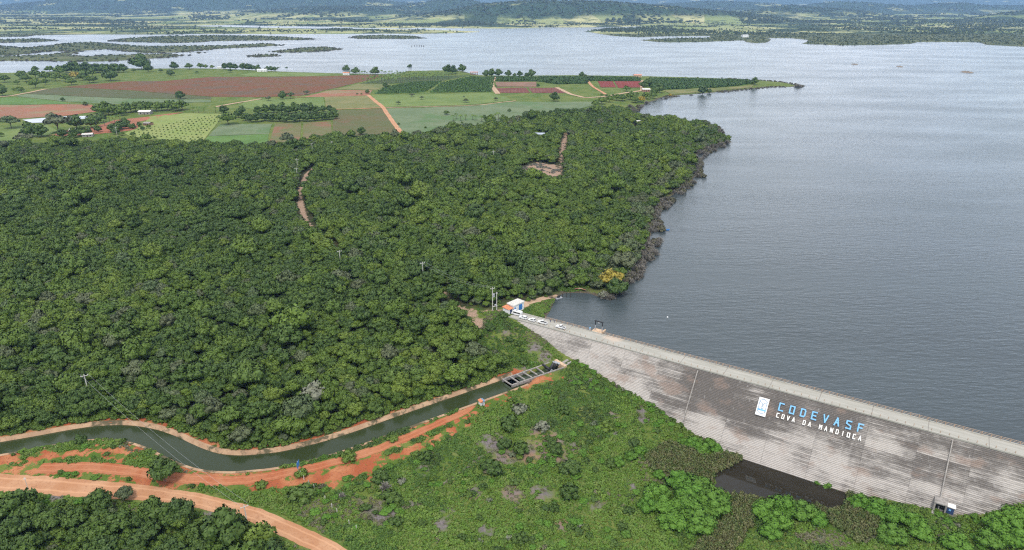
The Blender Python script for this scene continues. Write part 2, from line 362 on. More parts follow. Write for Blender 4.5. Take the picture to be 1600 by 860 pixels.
TRACK = area([(490,262),(478,276),(470,296),(469,318),(474,336),(482,350),(492,366),(506,378),(526,392)])
TRACK2 = area([(790,484),(770,486),(745,486),(712,478),(690,455),(662,430),(600,420),(560,408),(526,394)])
RED = [area(p) for p in [
 [(-40,706),(40,712),(90,704),(150,697),(204,699),(209,718),(192,726),(188,714),(140,716),(60,724),(0,730),(-40,736)],
 [(-40,728),(60,726),(130,728),(180,731),(260,742),(330,750),(400,746),(470,738),(520,728),(600,704),(640,688),(700,664),(738,640),(768,622),(790,616),(792,626),(760,640),(742,650),(700,672),(640,690),(600,712),(580,730),(556,748),(500,760),(440,768),(400,764),(330,756),(265,764),(225,762),(150,745),(80,742),(0,745),(-40,748)],
 [(480,745),(520,732),(560,720),(600,712),(640,692),(690,672),(735,648),(742,656),(700,680),(660,702),(640,716),(600,722),(580,750),(560,742),(530,762),(500,764)],
 [(800,608),(830,596),(870,588),(878,592),(850,600),(815,611)],
 [(770,617),(790,617),(792,628),(778,632)],
 [(395,735),(440,728),(446,733),(400,742)]]]
VERGE = area([(-60,766),(60,772),(170,779),(290,790),(360,806),(420,830),(490,875),(430,890),(345,850),(285,822),(150,806),(-60,815)])
DRY = [(860,690,18),(850,705,16),(830,715,14),(845,678,14),(780,690,10),(800,770,12),(845,770,12),(600,790,9),(740,770,9),(1005,655,9),(960,648,8),(925,600,8),(850,560,10),(1480,815,14),(1350,830,12),(598,806,13),(620,795,9),(575,795,7),(640,790,6),(150,778,10),(330,800,9),(90,775,8),(700,800,7),(985,760,7),(745,508,11),(792,520,6),(835,545,11),(850,557,11),(815,577,9),(782,590,8),(770,690,16),(785,715,14),(826,690,10),(870,712,14),(900,700,9),(660,735,8),(690,820,8),(760,830,9),(880,820,8),(930,790,7),(1000,640,8)]
def in_poly(P, poly): return inside(np.asarray(P)[:, :2], poly)
# ------------------------------------------------------------------ ground sheet
def ground_material():
    m = NT('ground_cover', .95, .1); p = m.pos()
    xyz = m.n('ShaderNodeSeparateXYZ'); m.l(p, xyz.inputs[0]); Y = xyz.outputs[1]
    n1 = m.noise(.045, detail=6); n2 = m.noise(.35, detail=5); n3 = m.noise(2.2, detail=3)
    g = m.mix(m.rng(n1, .38, .62), (.070, .120, .018), (.130, .160, .036))
    g = m.mix(m.rng(n2, .45, .7), g, (.135, .155, .050))
    g = m.mix(m.math('MULTIPLY', m.rng(n3, .5, .72), .6), g, (.026, .052, .012))
    # dry and stony spots
    dry = m.math('MULTIPLY', m.attr('dry'), m.rng(n2, .35, .55)); g = m.mix(dry, g, m.mix(m.rng(n1, .52, .64), m.mix(m.rng(n3, .4, .6), (.12, .105, .105), (.18, .155, .15)), m.mix(m.rng(n3, .4, .6), (.27, .165, .11), (.20, .135, .085))))
    # forest floor
    fl = m.mix(m.rng(n2, .35, .65), (.030, .038, .016), (.055, .050, .026)); g = m.mix(m.attr('woods'), g, fl)
    # far pastures and woods
    vo = m.n('ShaderNodeTexVoronoi', feature='F1', i_Scale=.0042); mp = m.n('ShaderNodeMapping'); mp.inputs['Rotation'].default_value = (0, 0, .4); mp.inputs['Scale'].default_value = (1, .5, 0)
    m.l(p, mp.inputs[0]); wob = m.n('ShaderNodeMix', data_type='RGBA', blend_type='ADD'); m.l(mp.outputs[0], vo.inputs['Vector'])
    cell = m.n('ShaderNodeSeparateColor'); m.l(vo.outputs['Color'], cell.inputs[0])
    w1 = m.noise(.0016, detail=6, rough=.6); w2 = m.noise(.012, detail=5, rough=.65)
    past = m.mix(cell.outputs[0], (.17, .22, .07), (.40, .38, .18)); past = m.mix(m.rng(w2, .50, .62), past, (.075, .10, .035))
    far = m.mix(m.rng(m.math('ADD', w1, m.math('MULTIPLY', cell.outputs[1], .12)), .54, .62), past, (.030, .052, .022))
    far = m.mix(m.attr('hill'), far, m.mix(m.rng(w2, .5, .75), (.026, .05, .022), (.05, .075, .03)))
    far = m.mix(m.math('MULTIPLY', m.attr('hill'), m.rng(m.noise(.0024, detail=4), .60, .63)), far, (.22, .23, .10))
    far = m.mix(m.rng(Y, 3050, 2900), far, m.mix(m.rng(w2, .45, .6), (.060, .075, .030), (.105, .115, .050))); g = m.mix(m.rng(Y, 1450, 1650), g, far)
    # bare red soil
    so = m.math('ADD', m.attr('soil'), m.math('ADD', m.rng(n2, .2, .8, -4.2, 3.2, False), m.rng(n3, .2, .8, -1.2, 1.2, False)))
    soilc = m.mix(m.rng(m.noise(.12, detail=5), .35, .65), (.30, .085, .036), (.40, .170, .080)); soilc = m.mix(m.rng(n3, .5, .75), soilc, (.19, .065, .035))
    g = m.mix(m.rng(so, -.3, .5), g, soilc)
    # bare pinkish clearings
    cl = m.math('ADD', m.attr('clear'), m.rng(n2, .2, .8, -1.6, 1.6, False)); g = m.mix(m.rng(cl, -.3, .6), g, m.mix(m.rng(n3, .35, .65), (.36, .245, .175), (.22, .155, .11)))
    # shore
    sh = m.math('ADD', m.attr('shore'), m.rng(n2, .2, .8, -2.0, 2.0, False)); g = m.mix(m.rng(sh, 3.0, .5), g, m.mix(m.rng(n3, .4, .6), (.060, .050, .036), (.105, .085, .065)))
    m.base(g); m.bump(m.math('ADD', m.math('MULTIPLY', n3, .5), n2), .7, .5)
    return m.m
M_GROUND = ground_material()
gm = grid_mesh('ground', np.column_stack([GP, GZ]), len(GX), len(GY))
near = (GP[:, 1] < 420) & (abs(GP[:, 0]) < 420)
w_ = np.zeros(len(GP)); mm = (GP[:, 1] < 1100) & (GP[:, 1] > 80); w_[mm] = sstep(sdf(GP[mm], FOREST, 100), -4, 3); w_[mm] = np.maximum(w_[mm], sstep(sdf(GP[mm], FORE, 60), -3, 3))
vattr(gm, 'woods', w_)
s_ = np.full(len(GP), -9.0)
for q in RED: s_[near] = np.maximum(s_[near], np.clip(sdf(GP[near], q, 30), -9, 9))
mm = near & (GP[:, 1] < 290); Q = GP[mm]; dcq = G_canal[mm]; ii = np.clip(np.searchsorted(np.sort(canal_c[:, 0]), Q[:, 0]), 0, len(canal_c) - 1); cy = canal_c[np.argsort(canal_c[:, 0])][ii, 1]
s_[mm] = np.where((Q[:, 1] > cy) & (dcq < 12) & (Q[:, 0] < 5), np.maximum(s_[mm], np.clip(8.2 - dcq, -9, 2.0) - 1.0), s_[mm]); s_[mm] = np.maximum(s_[mm], np.where((dcq < 6.5) & (Q[:, 1] < cy) & (vnoise(Q, 26, 77, 2) > .15), .6, -9))
vattr(gm, 'soil', s_)
c_ = np.full(len(GP), -9.0); mm = (GP[:, 1] < 900) & (GP[:, 1] > 180) & (abs(GP[:, 0]) < 350); Q = GP[mm]; t_ = np.full(len(Q), -9.0)
for q in CLEAR: t_ = np.maximum(t_, sdf(Q, q, 30))
t_ = np.maximum(t_, 1.7 + 1.2 * vnoise(Q, 12, 97, 2) - seg_dist(Q, TRACK, False)); t_ = np.maximum(t_, .4 - seg_dist(Q, TRACK2, False))
t_ = np.maximum(t_, sdf(Q, area([(704,480),(724,478),(745,488),(752,505),(748,514),(741,508),(738,496),(720,488)]), 30))
c_[mm] = np.clip(t_, -9, 9); vattr(gm, 'clear', c_)
d_ = np.zeros(len(GP)); Q = GP[near]; t_ = np.zeros(len(Q))
for u, v, rpx in DRY:
    p = hit(u, v); rr = rpx * .22 * 1.3; t_ = np.maximum(t_, sstep(-np.hypot(Q[:, 0] - p[0], Q[:, 1] - p[1]), -rr * 1.3, -rr * .5))
d_[near] = t_; vattr(gm, 'dry', d_)
sh_ = np.where((GP[:, 1] < 420) & ((GP[:, 0] - DA[0]) * DN[0] + (GP[:, 1] - DA[1]) * DN[1] < 3) & (GP[:, 0] > -30), 50, G_shore); sh_ = np.minimum(sh_, np.where(G_pond > -6, 3 - G_pond, 50))
vattr(gm, 'shore', np.clip(sh_ / np.where(GP[:, 1] > 900, 2.5, 1), -50, 50)); vattr(gm, 'hill', np.zeros(len(GP)))
tag(link('ground', gm, M_GROUND), 'rolling ground of grass, scrub floor and red soil', 'ground', kind='structure')

# ------------------------------------------------------------------ hills beyond the lake
RIDGES = [(5200, 900, [(560,32),(640,26),(700,18),(740,10),(780,5),(850,2),(950,3),(1000,7),(1060,12),(1120,18),(1180,23),(1260,30)]),
 (5100, 420, [(1480,36),(1530,28),(1570,22),(1610,18),(1700,12),(1900,16)]),
 (6600, 900, [(160,34),(240,26),(330,22),(420,17),(480,12),(540,10),(600,11),(640,14),(680,20)]),
 (7300, 700, [(520,20),(600,12),(650,6),(690,-1),(720,-1),(760,6),(800,13),(860,20)]),
 (6600, 700, [(1080,26),(1150,21),(1200,12),(1235,8),(1290,13),(1350,18),(1420,22)]),
 (8800, 900, [(-500,8),(-100,8),(0,9),(60,3),(110,-6),(200,-8),(300,-5),(420,-7),(500,-4),(560,-2),(620,3),(690,9)]),
 (9200, 900, [(960,14),(1040,6),(1110,2),(1180,4),(1240,9),(1300,12)]),
 (8600, 800, [(1180,16),(1260,8),(1310,3),(1360,4),(1420,9),(1470,6),(1500,5),(1550,9),(1640,10),(1900,10)]),
 (15500, 1500, [(-500,-16),(0,-18),(300,-16),(600,-9),(760,-5),(900,-5),(1050,-9),(1150,-6),(1300,-6),(1450,-9),(1600,-9),(2100,-10)])]
hu = np.arange(-520, 2124, 3.0); hy = axis([(4350,10500,42),(10500,13000,220),(13000,17000,110),(17000,19000,500)])
uu, yy = np.meshgrid(hu, hy); tanx = (uu - 800) / (FPX * _C + 425 * _S); HX = uu * 0 + tanx * yy
HP = np.stack([HX.ravel(), yy.ravel()], 1)
hz = 1.6 + np.maximum(HP[:, 1] - 4300, 0) * .0035; hz = np.where(HP[:, 1] < 4420, -1.0, hz); hill = np.zeros(len(HP))
n_a = vnoise(HP, 900, 21, 4); n_b = vnoise(HP, 260, 22, 3)
for D, sg, pts in RIDGES:
    pu = np.array([p[0] for p in pts], float); d = rays(pts); pz = CAMH + D / d[:, 1] * d[:, 2]
    pk = np.interp(uu.ravel(), pu, pz, left=-999, right=-999)
    k = np.exp(-((HP[:, 1] - D - n_a * sg * .45) / sg) ** 2 * 1.2); add = np.where(pk > -900, pk, 0) * k * np.where(pk > -900, 1, 0)
    fade = np.clip(np.minimum(uu.ravel() - pu[0], pu[-1] - uu.ravel()) / 60, 0, 1); add = add * np.where((pu[0] < -300) | (pu[-1] > 1800), 1, fade ** .7)
    spur = (n_b * .30 + n_a * .16) * add * (1 - k * .80); ramp = sstep(HP[:, 1], 4420, 5000); add = add * ramp; spur = spur * ramp; hz = np.maximum(hz, add + spur); hill = np.maximum(hill, sstep(add, 22, 60))
hm = grid_mesh('hills', np.column_stack([HP, hz]), len(hu), len(hy))
for a in ('woods', 'dry'): vattr(hm, a, np.zeros(len(HP)))
for a in ('soil', 'clear'): vattr(hm, a, np.full(len(HP), -9.0))
vattr(hm, 'shore', np.full(len(HP), 50.0)); vattr(hm, 'hill', hill)
tag(link('hills', hm, M_GROUND), 'low wooded hills and pale pastures beyond the lake', 'hills', kind='structure')

# ------------------------------------------------------------------ water
def water_material(name, base, rough, wave, bump, wd):
    m = NT(name, rough, .5); m.b.inputs['IOR'].default_value = 1.33
    big = m.noise(.006, detail=4, stretch=(1, 2.2, 1), rot=.5)
    m.base(m.mix(m.rng(big, .35, .65), base, tuple(x * 1.25 for x in base)))
    if bump:
        a = m.noise(wave, detail=3, rough=.6, stretch=(.32, 1, 1), rot=wd); b = m.noise(wave * 3.1, detail=2, stretch=(.45, 1, 1), rot=wd + .35)
        h = m.math('ADD', a, m.math('MULTIPLY', b, .3)); h = m.math('MULTIPLY', h, m.rng(m.noise(.011, detail=5, rough=.6, stretch=(.35, 1.6, 1), rot=-.25), .36, .64, .45, 1.25)); m.bump(h, 1.0, bump)
        m.l(m.rng(big, .3, .7, rough * .8, rough * 1.3), m.b.inputs['Roughness'])
    return m.m
M_LAKE = water_material('lake_water', (.038, .049, .053), .21, .46, .31, -.30)
lm = MB().add([(-12000,-50,0),(12000,-50,0),(12000,6000,0),(-12000,6000,0)], [(0,1,2,3)])
# the lake stays on its own side of the dam: a sheet whose near edge follows the dam's upstream face
e0, e1 = dam(-20, 1.2, 0), dam(262, 1.2, 0)
lm = MB().add([(-12000,e0[1]+90,0),(e0[0]-60,e0[1]+90,0),(e0[0],e0[1],0),(e1[0],e1[1],0),(e1[0]+160,e1[1]-10,0),(12000,0,0),(12000,6500,0),(-12000,6500,0)], [tuple(range(8))])
tag(lm.build('lake', M_LAKE), 'wide grey blue lake held back by the dam', 'lake', kind='structure')
M_POND = water_material('pond_water', (.022, .019, .013), .02, 1.2, .002, .3)
c = pond_w.mean(0); ring = [c + (p - c) * 1.12 for p in pond_w]
tag(MB().add([(p[0], p[1], ZP) for p in ring], [tuple(range(len(ring)))]).build('pond', M_POND), 'small brown pond at the foot of the dam', 'pond', kind='structure')
M_CANALW = water_material('canal_water', (.026, .036, .014), .14, .9, .015, .2)
def strip(pts, w0, w1, zs, name, mat, **kw):
    """sheet between two offsets of a centre line"""
    p = np.asarray(pts, float); d = np.gradient(p, axis=0); d /= np.linalg.norm(d, axis=1)[:, None]; n = np.stack([-d[:, 1], d[:, 0]], 1)
    b = MB(); a0 = p + n * w0; a1 = p + n * w1; z0, z1 = zs; k = len(p)
    b.add([(q[0], q[1], z0) for q in a0] + [(q[0], q[1], z1) for q in a1], [(i, i+1, i+1+k, i+k) for i in range(k-1)]); return b
b = strip(canal_c, -4.2, 4.2, (ZW, ZW), 'canal_water', M_CANALW)
tag(b.build('canal_water', M_CANALW), 'dark green water winding along the canal', 'canal water', kind='structure')
def lining_material():
    m = NT('canal_concrete', .9, .15); a = m.noise(.25, detail=5); b2 = m.noise(3.0, detail=4)
    g = m.mix(m.rng(a, .35, .65), (.43, .29, .18), (.33, .21, .13)); g = m.mix(m.rng(b2, .55, .75), g, (.17, .12, .085)); g = m.mix(m.rng(m.noise(.16, detail=6, rough=.65), .50, .60), g, (.10, .085, .05)); m.base(g); m.bump(b2, .3, .05); return m.m
M_LIN = lining_material()
lin = MB()
for sgn in (-1, 1):
    for (o0, z0, o1, z1) in ((5.7, ZL - .4, 5.4, ZL + .09), (5.4, ZL + .09, 4.6, ZL + .12), (4.6, ZL + .12, 3.7, ZW - .3), (3.7, ZW - .3, 2.4, ZW - 2.2)):
        s = strip(canal_c, sgn * o0, sgn * o1, (z0, z1), '', None); lin.add(s.v, s.f)
tag(lin.build('canal_lining', M_LIN), 'tan concrete lining along both banks of the canal', 'canal lining', kind='structure')

# ------------------------------------------------------------------ roads and tracks
def road_material(name, c0, c1, c2):
    m = NT(name, .95, .1); a = m.noise(.15, detail=6); b2 = m.noise(1.6, detail=4); st = m.attr('across'); 
    g = m.mix(m.rng(a, .35, .65), c0, c1); g = m.mix(m.math('MULTIPLY', m.rng(b2, .5, .75), .7), g, c2)
    rut = m.n('ShaderNodeMath', operation='PINGPONG'); m.l(st, rut.inputs[0]); rut.inputs[1].default_value = .25
    g = m.mix(m.math('MULTIPLY', m.rng(rut.outputs[0], .17, .25), .45), g, tuple(min(1, x * 1.35) for x in c1)); m.base(g); m.bump(b2, .4, .08); return m.m
def road(name, uv, w, mat, label, lift=.05, jit=.5, n=10, cat='road', z=None):
    p = smooth_line(area(uv), n); d = np.gradient(p, axis=0); d /= np.linalg.norm(d, axis=1)[:, None]; nn = np.stack([-d[:, 1], d[:, 0]], 1)
    ww = np.interp(np.linspace(0, 1, len(p)), np.linspace(0, 1, len(w)), w) if hasattr(w, '__len__') else np.full(len(p), w)
    K = 9; vs = []; ac = []
    jl = vnoise(p, 3.0 if lift < .1 else 12, 31, 2) * jit; jr = vnoise(p + 500, 3.0 if lift < .1 else 12, 32, 2) * jit
    for k in range(K):
        f = k / (K - 1); off = -(ww / 2 + jl) * (1 - f) + (ww / 2 + jr) * f; q = p + nn * off[:, None]
        vs.append(np.column_stack([q, hs(q) + lift])); ac.append(np.full(len(p), f))
    m = grid_mesh(name, np.vstack(vs), len(p), K); vattr(m, 'across', np.concatenate(ac)); m.flip_normals()
    return tag(link(name, m, mat), label, cat, kind='structure'), p, ww
M_ROAD = road_material('pale_dirt', (.38, .19, .10), (.44, .25, .145), (.28, .13, .07))
M_TRACK = road_material('red_dirt', (.32, .105, .048), (.36, .155, .08), (.23, .07, .034))
M_PATH = road_material('tan_dirt', (.36, .25, .165), (.42, .30, .20), (.28, .19, .12))
_, ROADP, ROADW = road('dirt_road', [(-160,748),(-60,752),(20,756),(90,760),(170,767),(230,772),(290,779),(350,792),(410,810),(460,832),(510,856),(560,890),(600,930)], [7,7,7,6.4,5.2,5.0,4.8,4.7,4.7,4.7], M_ROAD, 'pale orange dirt road crossing the lower left corner')
_, TRKP, TRKW = road('dirt_track', [(60,732),(140,730),(200,736),(260,745),(320,750),(380,750),(440,740),(500,728),(560,712),(620,690),(680,664),(730,640),(752,622)], [5,4.2,4,3.6,3.6,3.4,3.2,3.2,3,3,2.6], M_TRACK, 'reddish service track running beside the canal')
_, PATHP, PATHW = road('footpath', [(800,488),(808,481),(822,475),(840,469),(856,465.5),(872,463)], [3,3,3,2.8,2.6], M_PATH, 'tan path curving from the pump house to the water')
for i, (uv, w) in enumerate([([(575,149),(586,158),(598,168),(606,180),(616,194),(632,216)], 5.0), ([(776,121),(769,128),(770,136),(778,147)], 7.0), ([(870,137),(890,147),(905,151),(918,153),(950,150.5),(975,146),(1003,142)], 6.0),
        ([(914,121),(920,129),(928,137),(946,148)], 4.5), ([(-30,153),(10,151),(40,146),(72,139.5)], 6.0), ([(335,168),(360,163),(408,155)], 5.0), ([(520,171.5),(560,170.5),(598,169)], 3.0), ([(600,169),(680,167),(740,165),(780,161),(806,158)], 3.0), ([(1003,142),(1003,134),(1004,126)], 5.0), ([(460,152.5),(520,151),(576,149.5)],3.0)]):
    road('dirt_track', uv, w, M_PATH if i % 3 else M_ROAD, ['red dirt track between the striped field and the pale green field','dirt track beside the brown plots','dirt track bending across the green pasture to the shore house','narrow track joining the plantations','track along the olive strip on the left','pale track below the big ploughed field','thin path along the olive field edge','thin path between bright and pale green pastures','short track by the red plots','thin track under the red strip'][i], lift=.35, jit=.5, cat='track')

# ------------------------------------------------------------------ fields
def field_material(name, c0, c1, rows=None, patch=None):
    m = NT(name, .95, .1); a = m.noise(.03, detail=6, rough=.6); b2 = m.noise(.4, detail=4)
    g = m.mix(m.rng(a, .38, .62), c0, c1); g = m.mix(m.math('MULTIPLY', m.rng(m.noise(.09, detail=6, rough=.7), .52, .66), .45), g, tuple(x * .55 + y for x, y in zip(c1, (.01, .028, .004)))); g = m.mix(m.math('MULTIPLY', m.rng(b2, .5, .75), .5), g, tuple(x * .6 for x in c0))
    if patch: g = m.mix(m.rng(m.noise(.018, detail=5, rough=.65), .52, .62), g, patch)
    if rows:
        wv = m.n('ShaderNodeTexWave', i_Scale=rows[1], i_Distortion=.6); mp = m.n('ShaderNodeMapping'); mp.inputs['Rotation'].default_value = (0, 0, rows[0]); m.l(m.pos(), mp.inputs[0]); m.l(mp.outputs[0], wv.inputs[0])
        g = m.mix(m.math('MULTIPLY', wv.outputs['Fac'], .5), g, rows[2])
    m.base(g); return m.m
FM = {'plough': field_material('ploughed_earth', (.17, .066, .028), (.145, .085, .034), (.05, .05, (.10, .05, .042)), (.115, .085, .05)),
 'darkplough': field_material('dark_red_earth', (.15, .055, .045), (.19, .085, .062), (.0, .06, (.11, .04, .035))),
 'red': field_material('red_earth', (.29, .125, .075), (.24, .125, .08), None, (.22, .165, .09)), 'redplot': field_material('deep_red_plot', (.21, .045, .035), (.17, .04, .033), (.1, .08, (.14, .03, .026))),
 'pink': field_material('pink_earth', (.235, .135, .092), (.185, .115, .08)), 'olive': field_material('olive_stubble', (.155, .16, .062), (.19, .175, .075), None, (.12, .14, .05)),
 'lime': field_material('lime_pasture', (.150, .195, .060), (.115, .165, .048)), 'bright': field_material('bright_crop', (.085, .155, .040), (.105, .18, .05)), 'green': field_material('green_crop', (.05, .115, .03), (.065, .14, .035), (.4, .07, (.04, .09, .025))),
 'grey': field_material('grey_green_crop', (.115, .155, .080), (.145, .18, .10), None, (.095, .15, .062)), 'mix': field_material('thin_crop', (.13, .135, .055), (.165, .13, .072), (1.2, .09, (.10, .125, .045)), (.22, .105, .07)),
 'rows': field_material('striped_crop', (.105, .105, .045), (.13, .10, .052), (1.45, .10, (.075, .115, .038)), (.15, .09, .055)), 'yellow': field_material('yellow_green_grove', (.19, .24, .07), (.22, .25, .085)),
 'brush': field_material('brown_brush', (.105, .10, .05), (.085, .10, .042), (.15, .07, (.06, .07, .03))), 'grovefloor': field_material('grove_floor', (.050, .085, .030), (.075, .10, .038)), 'pool': None, 'yard': field_material('red_yard', (.31, .125, .075), (.27, .12, .075))}
def drape(name, uv, mat, lift, label, cat='field', kind='structure', step=12.0):
    w = area(uv); bm = bmesh.new(); bm.faces.new([bm.verts.new((p[0], p[1], 0)) for p in w])
    lo, hi = w.min(0), w.max(0)
    for ax in (0, 1):
        x = math.ceil(lo[ax] / step) * step
        while x < hi[ax]:
            no = (1, 0, 0) if ax == 0 else (0, 1, 0)
            bmesh.ops.bisect_plane(bm, geom=list(bm.verts) + list(bm.edges) + list(bm.faces), plane_co=(x if ax == 0 else 0, x if ax else 0, 0), plane_no=no); x += step
    bmesh.ops.triangulate(bm, faces=bm.faces); bm.verts.ensure_lookup_table()
    P = np.array([v.co[:2] for v in bm.verts]); z = hs(P) + lift
    for v, q in zip(bm.verts, z): v.co.z = q
    bmesh.ops.recalc_face_normals(bm, faces=bm.faces)
    if sum(f.normal.z for f in bm.faces) < 0: bmesh.ops.reverse_faces(bm, faces=bm.faces)
    me = bpy.data.meshes.new(name); bm.to_mesh(me); bm.free(); return tag(link(name, me, mat), label, cat, kind=kind)
FIELDS = [('plough', [(93,136.5),(200,127.5),(258,127),(330,120.5),(420,120.5),(510,119.5),(580,117),(604,118.5),(570,127),(520,139),(468,150.5),(400,152.5),(330,151.5),(260,146.5),(200,141.5)], 'wide reddish brown ploughed field'),
 ('lime', [(372,117.5),(400,113.5),(510,115),(520,117.5),(480,119.8),(400,120.2)], 'lime green strip by the far shore'),
 ('brush', [(42,147),(70,140.5),(93,137),(200,142),(260,147),(330,152),(330,155.5),(200,154)], 'brownish strip below the ploughed field'),
 ('grey', [(22,150.5),(42,147.5),(200,154.5),(330,156.5),(330,160),(180,163),(100,159)], 'grey green strip on the left'),
 ('bright', [(-60,157),(0,154),(22,152),(100,159.5),(110,163),(0,164),(-60,165)], 'bright green strip at the left edge'),
 ('red', [(-60,166),(0,164.5),(110,163.5),(180,165),(150,175),(100,181.5),(0,187.5),(-60,190)], 'red earth pasture with dry grass at the left edge'),
 ('lime', [(-60,205),(0,200),(70,194),(90,205),(70,214),(0,222),(-60,226)], 'lime pasture behind the wood at left'),
 ('yard', [(75,213),(110,203),(150,198),(180,188),(230,183),(288,175.5),(245,185),(215,191),(216,203),(190,206),(140,211)], 'red earth farmyard'),
 ('yellow', [(232,183),(290,177.5),(346,178.5),(341,191),(318,219.5),(300,223),(205,214),(195,209),(225,196)], 'yellow green grove with rows of young trees'),
 ('grey', [(343,195),(425,194),(420,210),(326,213)], 'grey green square field'),
 ('bright', [(325,213.5),(420,210.5),(416,231),(318,224)], 'bright green field below the grey green square'),
 ('mix', [(430,194),(471,193),(468,226),(418,231),(425,210)], 'left pinkish half bare field'),
 ('mix', [(474,192.5),(517,190),(519,214),(505,223),(473,225)], 'right pinkish half bare field'),
 ('rows', [(520,189.5),(531,173),(596,170),(604,181),(627,213),(580,219),(520,214)], 'brown and green striped field'),
 ('lime', [(372,166),(385,158),(420,155.5),(505,152),(508,171),(460,172.5),(400,173)], 'pale lime pasture left of the stubble field'),
 ('olive', [(507,152),(574,150),(596,168),(532,171),(510,171.5)], 'olive stubble field'),
 ('red', [(475,152),(510,142.5),(522,141.5),(582,141.5),(576,149),(510,151)], 'red strip under the yellow wedge'),
 ('olive', [(522,140.5),(560,131.5),(610,131.5),(605,135.5),(588,141)], 'yellow olive wedge'),
 ('grovefloor', [(562,131),(600,124.5),(640,120),(735,118),(690,127),(640,129),(612,131)], 'palm grove ground'),
 ('green', [(584,147),(600,137.5),(640,129.5),(690,127.5),(666,143),(640,146)], 'dark green crop block'),
 ('green', [(672,145),(690,130),(735,120.5),(772,121.5),(768,143.5)], 'second dark green crop block'),
 ('lime', [(580,149.5),(768,145.5),(790,152),(800,157.5),(740,164),(600,168)], 'bright pasture with a few trees'),
 ('grey', [(603,170.5),(740,166),(800,159.5),(880,160),(945,159),(900,172),(830,181),(720,206),(632,214)], 'large pale grey green pasture'),
 ('pink', [(774,128.5),(838,128.5),(838,136),(776,136)], 'pinkish brown plots'),
 ('darkplough', [(772,138),(822,137.5),(828,145.5),(777,145.5)], 'left dark reddish plot'), ('darkplough', [(825,137.5),(870,137.5),(886,146),(832,145.5)], 'right dark reddish plot'),
 ('redplot', [(934,127.5),(957,127.5),(963,137),(939,137)], 'small deep red plot'), ('redplot', [(960,127.5),(1001,127.5),(1001,137),(966,138)], 'larger deep red plot'),
 ('green', [(776,122),(838,122.5),(838,127.5),(776,127.5)], 'plantation ground'), ('green', [(840,122),(915,122),(920,131),(870,132),(840,127.5)], 'plantation ground'), ('green', [(917,121.5),(1000,123),(1000,127),(922,127)], 'plantation ground'),
 ('green', [(1015,124),(1168,127),(1180,131),(1120,137),(1020,141),(1015,134)], 'plantation ground on the point'), ('olive', [(1036,142),(1120,138),(1178,133),(1174,137),(1100,144),(1050,148)], 'olive bank along the point')]
for i, (k, uv, lab) in enumerate(FIELDS): drape('field', uv, FM[k], .2 + .004 * i, lab)
M_POOL = water_material('pool_water', (.20, .20, .19), .1, .5, .02, .3)
drape('marsh_pool', [(35,188),(70,185),(100,182.5),(150,181.5),(143,185.5),(110,188),(90,191),(50,193)], M_POOL, .42, 'shallow grey pool in the pasture', 'pool')
# ------------------------------------------------------------------ foliage
def leaf_material(name, stops, rough=.55, dark=.55):
    m = NT(name, rough, .25); oi = m.n('ShaderNodeObjectInfo'); geo = m.n('ShaderNodeNewGeometry')
    cr = m.n('ShaderNodeValToRGB'); e = cr.color_ramp.elements
    while len(e) < len(stops): e.new(.5)
    for k, c in enumerate(stops): e[k].position = k / max(1, len(stops) - 1); e[k].color = (*c, 1)
    m.l(oi.outputs['Random'], cr.inputs[0])
    g = m.mix(m.rng(geo.outputs['Random Per Island'], 0, 1, 0, 1, False), m.mix(.27, cr.outputs[0], (dark * .05, dark * .07, dark * .02)), m.mix(.25, cr.outputs[0], (.16, .20, .06)))
    m.base(g); return m.m
M_BARK = plain('bark', (.13, .105, .08), .9, .1, .3, 4)
M_DEADWOOD = leaf_material('dead_twigs', [(.205, .18, .178), (.26, .232, .226), (.165, .142, .138)])
def lobe_cloud(lobes, n, leaf, seed, aspect=1.0, jit=.55, core=.80, down=-.35, droop=0.0):
    """leaf faces over a cluster of ellipsoids, with a solid heart; returns verts, faces, one normal per face"""
    g = np.random.default_rng(seed); V = []; F = []; N = []
    area_ = np.array([r[0] * r[1] for c, r in lobes]); cnt = np.maximum(6, (n * area_ / area_.sum()).astype(int))
    Cc = np.array([c for c, r in lobes]); Rr = np.array([r for c, r in lobes])
    for (c, r), k in zip(lobes, cnt):
        c = np.array(c); r = np.array(r); d = g.normal(size=(k * 2, 3)); d /= np.linalg.norm(d, axis=1)[:, None]; d = d[d[:, 2] > down][:k]
        for q in d:
            p = c + q * r * g.uniform(.84, 1.10)
            if (((p - Cc) / Rr) ** 2).sum(1).min() < .55: continue
            nn = q / r; nn /= np.linalg.norm(nn); a = nn + g.normal(size=3) * jit; a /= np.linalg.norm(a)
            t = np.cross(a, g.normal(size=3)); t /= np.linalg.norm(t); b = np.cross(a, t); s = leaf * g.uniform(.6, 1.45)
            i = len(V); V += [p + t * s * aspect * .62, p + b * s * .55 + a * s * .12, p - t * s * aspect * .5 - b * s * .1, p - b * s * .6 - a * s * .15]; F.append((i, i+1, i+2, i+3)); m_ = nn + g.normal(size=3) * .30; m_ /= np.linalg.norm(m_); N.append(m_)
    if core:
        for c, r in lobes:
            nu, nv = 8, 5; i0 = len(V)
            for v in range(nv + 1):
                th = math.pi * v / nv
                for u in range(nu):
                    ph = 2 * math.pi * u / nu; q = np.array([math.sin(th) * math.cos(ph), math.sin(th) * math.sin(ph), math.cos(th)]); V.append(np.array(c) + q * np.array(r) * core * g.uniform(.88, 1.06))
            for v in range(nv):
                for u in range(nu):
                    f = (i0 + v*nu + u, i0 + (v+1)*nu + u, i0 + (v+1)*nu + (u+1) % nu, i0 + v*nu + (u+1) % nu); F.append(f)
                    q = (np.mean([V[k] for k in f], 0) - c) / np.array(r); N.append(q / (np.linalg.norm(q) + 1e-6))
    return V, F, N
